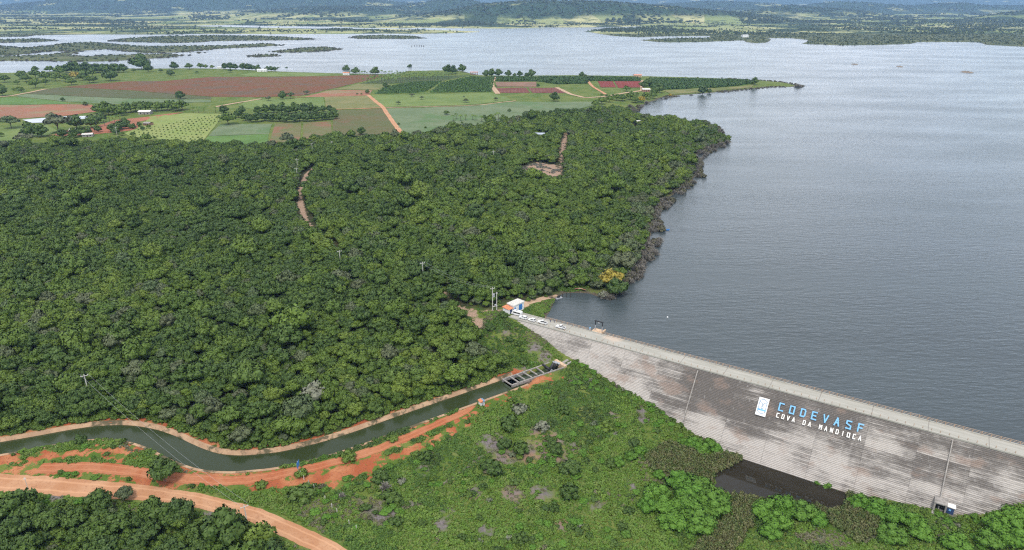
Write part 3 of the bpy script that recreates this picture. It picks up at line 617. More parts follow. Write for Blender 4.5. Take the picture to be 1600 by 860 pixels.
def leaf_mesh(name, parts, mats):
    """parts: (verts, faces, normals or None) per material"""
    V = []; F = []; MI = []; LN = []
    for k, (v, f, n) in enumerate(parts):
        o = len(V); V += [tuple(map(float, p)) for p in v]; F += [tuple(i + o for i in q) for q in f]; MI += [k] * len(f)
        for j, q in enumerate(f): LN += [tuple(n[j]) if n is not None else (0, 0, 0)] * len(q)
    me = bpy.data.meshes.new(name); me.from_pydata(V, [], F); me.update()
    for m in mats: me.materials.append(m)
    me.polygons.foreach_set('material_index', MI); me.shade_smooth(); me.normals_split_custom_set(LN); return me
def trunk_geo(h, r, seed, limbs=4, spread=1.2, lean=.2):
    g = random.Random(seed); b = MB(); top = (g.uniform(-lean, lean), g.uniform(-lean, lean), h)
    b.tube([(0, 0, -.6), (0, 0, .2), (top[0] * .5, top[1] * .5, h * .55), top], r, 6, r * .55)
    for k in range(limbs):
        a = 2 * math.pi * k / limbs + g.uniform(-.4, .4); s = spread * g.uniform(.7, 1.1)
        b.tube([(top[0] * .5, top[1] * .5, h * .5), (math.cos(a) * s * .5, math.sin(a) * s * .5, h * .9), (math.cos(a) * s, math.sin(a) * s, h * 1.3)], r * .5, 5, r * .2)
    return b.v, b.f, None
def crown_lobes(seed, rad, h0, hh, k, flat=.75):
    g = random.Random(seed); L_ = [((0, 0, h0 + hh * .45), (rad * .62, rad * .62, hh * .62))]
    for i in range(k):
        a = 2 * math.pi * i / k + g.uniform(-.35, .35); d = rad * g.uniform(.42, .66); s = rad * g.uniform(.34, .52)
        L_.append(((math.cos(a) * d, math.sin(a) * d, h0 + hh * g.uniform(.22, .55)), (s, s * g.uniform(.85, 1.15), s * flat)))
    for i in range(2):
        a = g.uniform(0, 6.28); L_.append(((math.cos(a) * rad * .3, math.sin(a) * rad * .3, h0 + hh * g.uniform(.75, .95)), (rad * .36, rad * .36, rad * .3)))
    return L_
GREENS = {'dark': [(.036, .082, .013), (.046, .097, .014), (.056, .110, .015), (.038, .084, .018)], 'mid': [(.058, .116, .012), (.078, .142, .014), (.098, .162, .016), (.062, .118, .018)],
          'yellow': [(.100, .172, .016), (.132, .192, .022), (.088, .160, .016)], 'grey': [(.066, .112, .045), (.090, .122, .054), (.110, .125, .072), (.076, .100, .052)]}
M_LEAF = {k: leaf_material('leaves_' + k, v) for k, v in GREENS.items()}
M_LEAF['bright'] = leaf_material('leaves_bright', [(.070, .195, .014), (.095, .225, .020), (.075, .175, .018)], .7)
M_LEAF['tuft'] = leaf_material('leaves_tuft', [(.060, .115, .014), (.105, .165, .022), (.145, .190, .034), (.085, .140, .020), (.185, .205, .070), (.050, .090, .018)])
M_LEAF['tuft_bright'] = leaf_material('leaves_tuft_bright', [(.092, .190, .017), (.130, .220, .028), (.080, .170, .016), (.165, .225, .05)])
M_LEAF['tuft_green'] = leaf_material('leaves_tuft_green', [(.050, .125, .014), (.075, .150, .018), (.040, .100, .014)])
M_LEAF['tuft_dark'] = leaf_material('leaves_tuft_dark', [(.024, .060, .012), (.038, .082, .016), (.055, .095, .022)])
M_LEAF['tuft_dry'] = leaf_material('leaves_tuft_dry', [(.165, .150, .085), (.13, .12, .075), (.19, .165, .12), (.12, .13, .06)])
M_LEAF['reed'] = leaf_material('leaves_reed', [(.105, .150, .045), (.140, .165, .060), (.185, .170, .085), (.095, .150, .040)])
M_LEAF['pale'] = leaf_material('leaves_pale', [(.16, .18, .13), (.20, .20, .16), (.12, .15, .09)])
M_LEAF['gold'] = leaf_material('blossom_gold', [(.40, .29, .03), (.36, .28, .04)], .55, .2)
M_LEAF['crop'] = leaf_material('leaves_crop', [(.040, .105, .022), (.052, .125, .028), (.035, .090, .020)])
M_LEAF['crop_light'] = leaf_material('leaves_crop_light', [(.060, .140, .026), (.075, .160, .030), (.055, .125, .024)])
M_LEAF['dust'] = leaf_material('leaves_far', [(.038, .064, .022), (.055, .082, .028), (.045, .070, .030), (.065, .085, .034)])
M_LEAF['rust'] = leaf_material('leaves_rust', [(.085, .072, .050), (.10, .088, .062)])
PROTO = {}
def proto(key, part_list): PROTO.setdefault(key, []).append(part_list)
# forest trees: three shapes in each tint; (crown mesh, trunk mesh, joined mesh)
for ti, tint in enumerate(('dark', 'mid', 'yellow', 'grey')):
    for s in range(3):
        sd_ = 100 * ti + 17 * s; rad = [2.7, 3.0, 2.4][s]; hh = [2.4, 2.1, 2.8][s]; h0 = [1.7, 1.9, 1.6][s]
        c = lobe_cloud(crown_lobes(sd_, rad, h0, hh, 7 + s), 1150, .36, sd_); t = trunk_geo(h0 + .5, .13, sd_, 4, rad * .5)
        proto(tint, (leaf_mesh('crown', [c], [M_LEAF[tint]]), leaf_mesh('trunk', [t], [M_BARK]), leaf_mesh('tree', [c, t], [M_LEAF[tint], M_BARK])))
def unit_tree(key, mat, rad, h0, hh, k, n, leaf, seed, flat=.75, tr=.16):     # farm trees, larger and rounder
    c = lobe_cloud(crown_lobes(seed, rad, h0, hh, k, flat), n, leaf, seed); t = trunk_geo(h0 + .6, tr, seed, 4, rad * .45)
    proto(key, (leaf_mesh('crown', [c], [mat]), leaf_mesh('trunk', [t], [M_BARK]), None))
unit_tree('pale_tree', M_LEAF['pale'], 3.0, 1.8, 2.4, 7, 420, .42, 990)
for s in range(3):
    unit_tree('dome', M_LEAF['dark'], 3.0, .9, 3.6, 7, 520, .55, 900 + s, .9)
    unit_tree('loose', M_LEAF['mid'], 3.0, 1.5, 2.6, 6, 420, .60, 920 + s)
    unit_tree('umbrella', M_LEAF['grey'], 3.0, 2.2, 1.6, 7, 420, .55, 940 + s, .5)
    unit_tree('gold', M_LEAF['gold'] if s else M_LEAF['gold'], 3.0, 1.3, 2.6, 6, 420, .5, 960 + s)
# bushes, one mesh each (radius about 1)
def bush(key, mat, n, leaf, seed, hh=1.0, k=5, core=.8, aspect=1.0, down=-.2):
    c = lobe_cloud(crown_lobes(seed, 1.0, .05, hh, k, .8), n, leaf, seed, aspect, core=core, down=down); me = leaf_mesh(key, [c], [mat]); proto(key, (me,))
for s in range(3):
    bush('bush', M_LEAF['dark'], 420, .15, 1000 + s, .9); bush('green_bush', M_LEAF['mid'], 380, .15, 1020 + s, .7); bush('pale_bush', M_LEAF['pale'], 200, .20, 1040 + s, .7, core=.6)
    bush('broadleaf', M_LEAF['bright'], 1100, .105, 1060 + s, .95, 9); [bush(kk, M_LEAF[kk], 60, .30, 1080 + s, .45, 4, core=.7) for kk in ('tuft_bright', 'tuft_green', 'tuft_dark', 'tuft_dry')]; bush('reed', M_LEAF['reed'], 120, .17, 1160 + s, 1.1, 5, core=.55, aspect=2.6); bush('far_tree', M_LEAF['dust'], 40, .75, 1100 + s, 1.2, 4, core=.85)
    bush('crop', M_LEAF['crop'], 44, .55, 1120 + s, 1.1, 4, core=.75); bush('crop_light', M_LEAF['crop_light'], 44, .55, 1130 + s, 1.0, 4, core=.75)
    bush('rust_bush', M_LEAF['rust'], 240, .2, 1140 + s, .9)
def twig_bush(seed, n=190):
    g = random.Random(seed); V = []; F = []
    for i in range(n):
        a = g.uniform(0, 6.28); e = g.uniform(.15, 1.45); d = Vector((math.cos(a) * math.cos(e), math.sin(a) * math.cos(e), math.sin(e))); L_ = g.uniform(.45, 1.15)
        p = Vector((g.uniform(-.25, .25), g.uniform(-.25, .25), 0)); q = p + d * L_ * Vector((1, 1, 1.0)).x; m_ = p + d * L_ * .55 + Vector((g.uniform(-.1, .1), g.uniform(-.1, .1), .05))
        w = d.cross(Vector((g.uniform(-1, 1), g.uniform(-1, 1), g.uniform(-1, 1)))).normalized() * .035
        i0 = len(V); V += [p - w, p + w, m_ + w * 1.2, m_ - w * 1.2, q + w, q - w]; F += [(i0, i0+1, i0+2, i0+3), (i0+3, i0+2, i0+4, i0+5)]
        for t in range(2):
            d2 = (d + Vector((g.uniform(-.8, .8), g.uniform(-.8, .8), g.uniform(-.3, .8)))).normalized(); r2 = m_ + d2 * g.uniform(.2, .45); i0 = len(V); V += [m_ - w, m_ + w, r2]; F.append((i0, i0+1, i0+2))
    return [tuple(v) for v in V], F, None
for s in range(3): proto('dead_shrub', (leaf_mesh('dead_shrub', [twig_bush(1200 + s)], [M_DEADWOOD]),))
def reed_clump(seed):
    g = random.Random(seed); V = []; F = []
    for i in range(46):
        x, y = g.gauss(0, .45), g.gauss(0, .45); a = g.uniform(0, 6.28); h = g.uniform(.8, 1.7); w = .055; lx, ly = g.gauss(0, .22), g.gauss(0, .22); c, s = math.cos(a) * w, math.sin(a) * w; i0 = len(V)
        V += [(x-c, y-s, -.1), (x+c, y+s, -.1), (x+c+lx*.4, y+s+ly*.4, h*.6), (x-c+lx*.4, y-s+ly*.4, h*.6), (x+lx, y+ly, h)]; F += [(i0, i0+1, i0+2, i0+3), (i0+3, i0+2, i0+4)]
    return V, F, [(0, -.25, .97)] * len(F)
def palm_parts(seed):
    g = random.Random(seed); b = MB(); b.tube([(0, 0, -.4), (.1, 0, 2), (.15, .1, 4.4)], .17, 6, .11); V = []; F = []
    for k in range(15):
        a = 6.283 * k / 15 + g.uniform(-.15, .15); e = g.uniform(-.2, 1.0); pr = []
        for j in range(5):
            t = j / 4; r_ = 1.9 * t; pr.append(Vector((.15 + math.cos(a) * r_ * math.cos(e * .7), .1 + math.sin(a) * r_ * math.cos(e * .7), 4.4 + math.sin(e) * 1.7 * t + .5 * t - 1.9 * t * t)))
        sw = Vector((-math.sin(a), math.cos(a), 0)); i0 = len(V)
        for j, p in enumerate(pr):
            w = .34 * math.sin(math.pi * (.15 + .8 * j / 4)); V += [p + sw * w - Vector((0, 0, w * .5)), p, p - sw * w - Vector((0, 0, w * .5))]
        for j in range(4): F += [(i0+3*j, i0+3*j+1, i0+3*j+4, i0+3*j+3), (i0+3*j+1, i0+3*j+2, i0+3*j+5, i0+3*j+4)]
    return (V, F, None), (b.v, b.f, None)
for s in range(2):
    fr, tr = palm_parts(1400 + s); proto('palm', (leaf_mesh('fronds', [fr], [M_LEAF['mid']]), leaf_mesh('trunk', [tr], [M_BARK]), None))

# ------------------------------------------------------------------ placing
def sample(arr, P): 
    A = np.asarray(arr).reshape(len(GY), len(GX)); P = np.atleast_2d(P); i = np.clip(np.searchsorted(GX, P[:, 0]) - 1, 0, len(GX) - 2); j = np.clip(np.searchsorted(GY, P[:, 1]) - 1, 0, len(GY) - 2)
    fx = np.clip((P[:, 0] - GX[i]) / (GX[i+1] - GX[i]), 0, 1); fy = np.clip((P[:, 1] - GY[j]) / (GY[j+1] - GY[j]), 0, 1)
    return (A[j, i] * (1-fx) + A[j, i+1] * fx) * (1-fy) + (A[j+1, i] * (1-fx) + A[j+1, i+1] * fx) * fy
def plant_tree(name, parts, loc, sc, label, cat, group, rz=None, squash=1.0):
    o = empty(name, loc, random.uniform(0, 6.28) if rz is None else rz, label, cat, group); o.scale = (sc, sc, sc * squash)
    link('crown' if name != 'palm_tree' else 'crown', parts[0], None, o); link('trunk', parts[1], None, o); return o
def plant_bush(name, me, loc, sc, label, cat, group, squash=1.0):
    o = link(name, me, None, None, loc, random.uniform(0, 6.28)); o.scale = (sc, sc * random.uniform(.85, 1.15), sc * squash); return tag(o, label, cat, group)
HIDDEN = bpy.data.collections.new('scatter sources')                    # never linked to the scene: only sources of the scatters
def scatter(name, P, sc, meshes, label, cat, sz=None, idx=None):
    """one stuff object: copies of a few meshes at many points"""
    P = np.asarray(P); n = len(P)
    col = bpy.data.collections.new(name + ' sources')
    for me in meshes: col.objects.link(bpy.data.objects.new('source', me))
    me = bpy.data.meshes.new(name); me.vertices.add(n); me.vertices.foreach_set('co', P.astype(np.float32).ravel())
    sc = np.broadcast_to(sc, (n,)); sz = sc if sz is None else sz
    vattr(me, 'rot', np.column_stack([np.zeros(n), np.zeros(n), RNG.uniform(0, 6.28, n)])); vattr(me, 'siz', np.column_stack([sc, sc * RNG.uniform(.85, 1.15, n), sz]))
    a = me.attributes.new('idx', 'INT', 'POINT'); a.data.foreach_set('value', (RNG.integers(0, len(meshes), n) if idx is None else idx).astype(np.int32))
    o = bpy.data.objects.new(name, me); COL.objects.link(o)
    g = bpy.data.node_groups.new(name + ' scatter', 'GeometryNodeTree'); g.interface.new_socket('Geometry', in_out='INPUT', socket_type='NodeSocketGeometry'); g.interface.new_socket('Geometry', in_out='OUTPUT', socket_type='NodeSocketGeometry')
    gi = g.nodes.new('NodeGroupInput'); go = g.nodes.new('NodeGroupOutput'); ip = g.nodes.new('GeometryNodeInstanceOnPoints'); ci = g.nodes.new('GeometryNodeCollectionInfo')
    ci.inputs['Collection'].default_value = col; ci.inputs['Separate Children'].default_value = True; ci.inputs['Reset Children'].default_value = True; ip.inputs['Pick Instance'].default_value = True
    def na(nm, ty): q = g.nodes.new('GeometryNodeInputNamedAttribute'); q.data_type = ty; q.inputs['Name'].default_value = nm; return q.outputs['Attribute']
    er = g.nodes.new('FunctionNodeEulerToRotation'); g.links.new(na('rot', 'FLOAT_VECTOR'), er.inputs[0]); g.links.new(er.outputs[0], ip.inputs['Rotation'])
    g.links.new(na('siz', 'FLOAT_VECTOR'), ip.inputs['Scale']); g.links.new(na('idx', 'INT'), ip.inputs['Instance Index'])
    g.links.new(gi.outputs[0], ip.inputs['Points']); g.links.new(ci.outputs[0], ip.inputs['Instance']); g.links.new(ip.outputs[0], go.inputs[0])
    mo = o.modifiers.new('scatter', 'NODES'); mo.node_group = g
    return tag(o, label, cat, kind='stuff')
def jitter_grid(lo, hi, st, jit=.45):
    x, y = np.meshgrid(np.arange(lo[0], hi[0], st), np.arange(lo[1], hi[1], st)); P = np.stack([x.ravel(), y.ravel()], 1); return P + RNG.uniform(-jit, jit, P.shape) * st

# the scrub forest: every tree stands somewhere; the 300 that show largest are objects, the rest one mass
P = np.vstack([jitter_grid(FOREST.min(0) - 10, FOREST.max(0) + 10, 3.0), jitter_grid(FORE.min(0), FORE.max(0), 3.4)])
u_, v_, w_d = proj(np.column_stack([P, hs(P)])); dc_ = sample(G_canal, P); cy_ = np.interp(P[:, 0], canal_c[::-1, 0], canal_c[::-1, 1])
P = P[in_poly(P, FOREST) | in_poly(P, FORE) | ((dc_ < 16) & (P[:, 1] > cy_) & (u_ < 735) & (P[:, 1] < 300)) | ((sample(G_shore, P) < 16) & (u_ > 945) & (u_ < 1140) & (v_ > 185) & (v_ < 450))]
P = P[(sample(c_, P) < -1.5 - RNG.uniform(0, .8, len(P))) & (sample(G_shore, P) > 2.5) & (sample(G_canal, P) > 7.6)]
P = P[seg_dist(P, ROADP, False) > 6.5]
u_, v_, w_d = proj(np.column_stack([P, hs(P) + 2])); keep = (u_ > -70) & (u_ < 1670) & (v_ < 915); P = P[keep]
for hu_, hv_, hr_ in [(845,213,13),(991,193,13),(991,199,9),(980,191,9),(806,480,10),(790,486,7)]:
    q_ = hit(hu_, hv_); P = P[np.hypot(P[:, 0] - q_[0], P[:, 1] - q_[1]) > hr_]
big = vnoise(P, 45, 61, 2); sc = np.exp(RNG.normal(0, .31, len(P))) * (.86 + .18 * big); sc *= np.where(in_poly(P, FORE), .95, 1.0)
sz = sc * RNG.uniform(.75, 1.25, len(P))
tone = vnoise(P, 60, 62, 3) + RNG.normal(0, .42, len(P)); edge = sample(G_shore, P) < 14
tint = np.where(tone < -.30, 0, np.where(tone < .42, 1, 2)); gre = RNG.uniform(0, 1, len(P)); tint = np.where(gre < .06 + .10 * (vnoise(P, 25, 63, 2) > .25), 3, tint); tint = np.where(edge & (gre < .5), 3, tint)
u_, v_, w_d = proj(np.column_stack([P, hs(P) + 2])); size = sc / w_d * np.where((u_ > 5) & (u_ < 1595) & (v_ < 858) & (v_ > 0), 1, 0)
order = np.argsort(-size); near_i = order[:290]; rest = np.ones(len(P), bool); rest[near_i] = False
TN = ('dark', 'mid', 'yellow', 'grey'); TW = {'dark': 'dark green', 'mid': 'mid green', 'yellow': 'yellowish green', 'grey': 'greyish green'}
Zg = hs(P)
for i in near_i:
    tn = TN[tint[i]]; fore = P[i, 1] < 160 and P[i, 0] < 0; k = random.randrange(3)
    plant_tree('forest_tree', PROTO[tn][k], (P[i, 0], P[i, 1], Zg[i]), sc[i], ('%s tree crowded into the thicket below the dirt road' if fore else '%s tree in the dense forest on the far bank of the canal') % TW[tn], 'tree',
               'trees of the thicket below the road' if fore else 'trees of the forest above the canal', squash=sz[i] / sc[i])
Q = rest
meshes = [PROTO[t][k][2] for t in TN for k in range(3)]
# sources are picked in name order: source, source.001 ...
scatter('forest', np.column_stack([P[Q], Zg[Q]]), sc[Q], meshes, 'dense green scrub forest covering the left bank', 'forest', sz[Q], idx=tint[Q] * 3 + RNG.integers(0, 3, Q.sum()))
print('forest trees', len(P))
# understorey closing the floor
U = np.vstack([jitter_grid(FOREST.min(0), FOREST.max(0), 4.2), jitter_grid(FORE.min(0), FORE.max(0), 3.2)]); U = U[(in_poly(U, FOREST) | in_poly(U, FORE))]; U = U[(sample(c_, U) < -1.2) & (sample(G_shore, U) > 2) & (sample(G_canal, U) > 6.5) & (seg_dist(U, ROADP, False) > 5)]
u_, v_, w_d = proj(np.column_stack([U, hs(U)])); U = U[(u_ > -50) & (u_ < 1650) & (v_ < 900) & (w_d < 480)]
us_ = RNG.uniform(.8, 1.5, len(U)); E_ = jitter_grid((-230, 150), (30, 270), 1.7); de_ = sample(G_canal, E_); E_ = E_[(de_ > 6.3 + 1.2 * vnoise(E_, 9, 66, 2)) & (de_ < 13) & (E_[:, 1] > np.interp(E_[:, 0], canal_c[::-1, 0], canal_c[::-1, 1])) & (E_[:, 0] < 0)]; U = np.vstack([U, E_]); us_ = np.concatenate([us_, RNG.uniform(.9, 1.9, len(E_))])
scatter('undergrowth', np.column_stack([U, hs(U)]), us_, [p[0] for p in PROTO['green_bush']], 'low bushes filling the forest floor', 'undergrowth')

# grass and weeds of the valley below the dam
OPEN = area([(-60,700),(100,690),(240,690),(300,715),(400,728),(520,712),(640,668),(760,622),(800,612),(872,586),(884,568),(900,560),(950,592),(1000,620),(1060,660),(1110,690),(1160,716),(1110,740),(1115,770),(1200,790),(1300,802),(1330,790),(1340,778),(1460,799),(1520,808),(1600,784),(1680,770),(1750,940),(-120,960),(-120,720)])
ABUT = area([(700,480),(790,486),(800,502),(840,522),(860,535),(882,562),(800,590),(770,600),(745,560),(745,520),(700,500)]); BANK = area([(812,492),(824,480),(842,472),(868,468),(864,478),(850,494),(856,502),(838,500)]); NOOK = area([(872,455),(868,440),(890,436),(930,448),(905,456)])
G = jitter_grid((-240, 110), (170, 290), .80); G = G[in_poly(G, OPEN) | in_poly(G, ABUT) | in_poly(G, VERGE) | in_poly(G, BANK) | in_poly(G, NOOK)]
u_, v_, w_d = proj(np.column_stack([G, hs(G)])); G = G[(u_ > -20) & (u_ < 1620) & (v_ < 880)]
keepg = (sample(s_, G) + 2.2 * vnoise(G, 3, 71, 3) < -.2) & (sample(G_canal, G) > 4.7) & (sample(G_pond, G) < -.8) & (sample(c_, G) < -.6) & (seg_dist(G, ROADP, False) > 3.3) & (seg_dist(G, TRKP, False) > 1.9) & (seg_dist(G, PATHP, False) > 1.7) & (sample(G_shore, G) > .5)
keepg &= ~((sample(d_, G) > .45) & (RNG.uniform(0, 1, len(G)) < .75)); keepg &= vnoise(G, 7, 72, 3) + RNG.uniform(-.3, .5, len(G)) > -.42; keepg &= BOX_SDF(G) < -.6
fq = (G - DA[:2]) @ DN[:2]; G = G[keepg]; gs = RNG.uniform(.40, .85, len(G)) * (1 + .9 * np.maximum(vnoise(G, 8, 73, 3), 0))
ga_ = vnoise(G, 34, 74, 3) + .55 * vnoise(G, 7, 75, 2) + RNG.normal(0, .11, len(G)) + .30 * sstep(-G[:, 1], -175, -140); gd_ = vnoise(G, 13, 76, 3) + RNG.normal(0, .10, len(G)) + .5 * sample(d_, G)
gk = np.where(ga_ > .10, 0, np.where(ga_ > -.42, 1, 2)); gk = np.where(gd_ > .46, 3, gk); gs = gs * np.where(gk == 3, .75, np.where(gk == 2, 1.15, 1.0))
scatter('grass', np.column_stack([G, np.where(sample(G_canal, G) < 6, ZL + .05, hs(G) - .05)]), gs, [p[0] for kk in ('tuft_bright', 'tuft_green', 'tuft_dark', 'tuft_dry') for p in PROTO[kk]], 'rough green grass and weeds below the dam', 'grass', sz=gs * RNG.uniform(.6, 1.3, len(G)), idx=gk * 3 + RNG.integers(0, 3, len(G)))
print('grass', len(G))
REEDS = [area(p) for p in [[(1010,716),(1045,694),(1075,704),(1110,716),(1130,710),(1158,716),(1165,726),(1140,736),(1118,742),(1112,764),(1085,752),(1050,740),(1020,735)], [(1120,775),(1160,778),(1205,786),(1185,806),(1160,840),(1130,880),(1070,880),(1100,840),(1130,815)], [(1322,770),(1350,790),(1380,830),(1340,850),(1300,820),(1292,800),(1318,798)], [(1200,784),(1290,798),(1292,810),(1190,800)]]]
Q = jitter_grid((20, 110), (140, 200), .75); Q = Q[np.any([in_poly(Q, p) for p in REEDS], 0) & (sample(G_pond, Q) < .6)]
scatter('reeds', np.column_stack([Q, hs(Q)]), RNG.uniform(.6, 1.2, len(Q)), [p[0] for p in PROTO['reed']], 'brownish reeds standing round the pond', 'reeds', sz=RNG.uniform(1.0, 1.9, len(Q)))

# crops of the plantations
CROPS = [([(776,122),(838,122.5),(838,127.5),(776,127.5)], 'first', 2.6), ([(840,122),(915,122),(920,131),(870,132),(840,127.5)], '', 2.6), ([(917,121.5),(1000,123),(1000,127),(922,127)], '', 2.4), ([(1015,124),(1168,127),(1180,131),(1120,137),(1020,141),(1015,134)], '', 2.6),
         ([(584,147),(600,137.5),(640,129.5),(690,127.5),(666,143),(640,146)], '', 1.5), ([(672,145),(690,130),(735,120.5),(772,121.5),(768,143.5)], '', 1.5)]
for k, (uv, _, hgt) in enumerate(CROPS):
    w = area(uv); Q = jitter_grid(w.min(0), w.max(0), 4.4 if hgt > 2 else 4.0, .35); Q = Q[in_poly(Q, w)]
    scatter('crop_plants', np.column_stack([Q, hs(Q)]), np.full(len(Q), hgt), [p[0] for p in PROTO['crop' if hgt > 2 else 'crop_light']], ['dark green plantation block left of the shore trees','dark green plantation block above the triangular meadow','narrow plantation block above the deep red plots','large plantation filling the long point','green crop block under the palm grove','green crop block right of the palm grove'][k], 'crop')

# far shores and hills
Q = np.column_stack([RNG.uniform(-3600, 3900, 60000), 1500 + 3250 * RNG.uniform(0, 1, 60000) ** .8]); u_, v_, w_d = proj(np.column_stack([Q, np.zeros(len(Q))])); Q = Q[(u_ > -60) & (u_ < 1660)]
s = sample(G_shore, Q); mask = vnoise(Q, 260, 81, 4); isl = Q[:, 1] < 2900; Q1 = Q[(s > 6) & (isl | (mask + RNG.uniform(-.13, .13, len(Q)) > .16) | (RNG.uniform(0, 1, len(Q)) < .035))]
scatter('far_trees', np.column_stack([Q1, hs(Q1)]), np.where(Q1[:, 1] < 2900, .62, 1.0) * RNG.uniform(2.4, 4.8, len(Q1)), [p[0] for p in PROTO['far_tree']], 'trees and scrub on the far shores and islands', 'far trees', sz=np.where(Q1[:, 1] < 2900, .6, 1.0) * RNG.uniform(2.0, 3.8, len(Q1)))
iso = jitter_grid((-1900, 1500), (600, 2950), 15); iso = iso[(sample(G_shore, iso) > -6) & (sample(G_shore, iso) < 22) & (RNG.uniform(0, 1, len(iso)) < .8)]; u_, v_, w_d = proj(np.column_stack([iso, np.zeros(len(iso))])); iso = iso[(u_ > -40) & (u_ < 760) & (v_ > 55)]
scatter('flooded_scrub', np.column_stack([iso, np.maximum(hs(iso), -.3)]), RNG.uniform(3, 5.5, len(iso)), [p[0] for p in PROTO['rust_bush']], 'brown drowned scrub along the island edges', 'flooded scrub', sz=RNG.uniform(1.2, 2.2, len(iso)))
hp = np.column_stack([RNG.uniform(-60, 1660, 42000), RNG.uniform(0, 1, 42000)]); yy_ = 4500 + 5200 * hp[:, 1] ** 1.1; xx_ = (hp[:, 0] - 800) / (FPX * _C + 425 * _S) * yy_
Q = np.column_stack([xx_, yy_]); ci_ = np.clip(np.searchsorted(hy, yy_) - 1, 0, len(hy) - 2); cu_ = np.clip(((hp[:, 0] - hu[0]) / 3.0), 0, len(hu) - 2); iu = cu_.astype(int); fu = cu_ - iu; fv = (yy_ - hy[ci_]) / (hy[ci_+1] - hy[ci_]); HZ2 = hz.reshape(len(hy), len(hu)); HL2 = hill.reshape(len(hy), len(hu))
def hgrid(A): return (A[ci_, iu] * (1-fu) + A[ci_, iu+1] * fu) * (1-fv) + (A[ci_+1, iu] * (1-fu) + A[ci_+1, iu+1] * fu) * fv
zz_ = hgrid(HZ2); hl_ = hgrid(HL2); m = ((hl_ > .5) & (RNG.uniform(0, 1, len(Q)) < .5)) | (vnoise(Q, 300, 82, 4) + RNG.uniform(-.13, .13, len(Q)) > .2)
scatter('hill_woods', np.column_stack([Q[m], zz_[m]]), RNG.uniform(6, 12, m.sum()), [p[0] for p in PROTO['far_tree']], 'dark woods over the distant hills', 'hill woods', sz=RNG.uniform(4, 7, m.sum()))

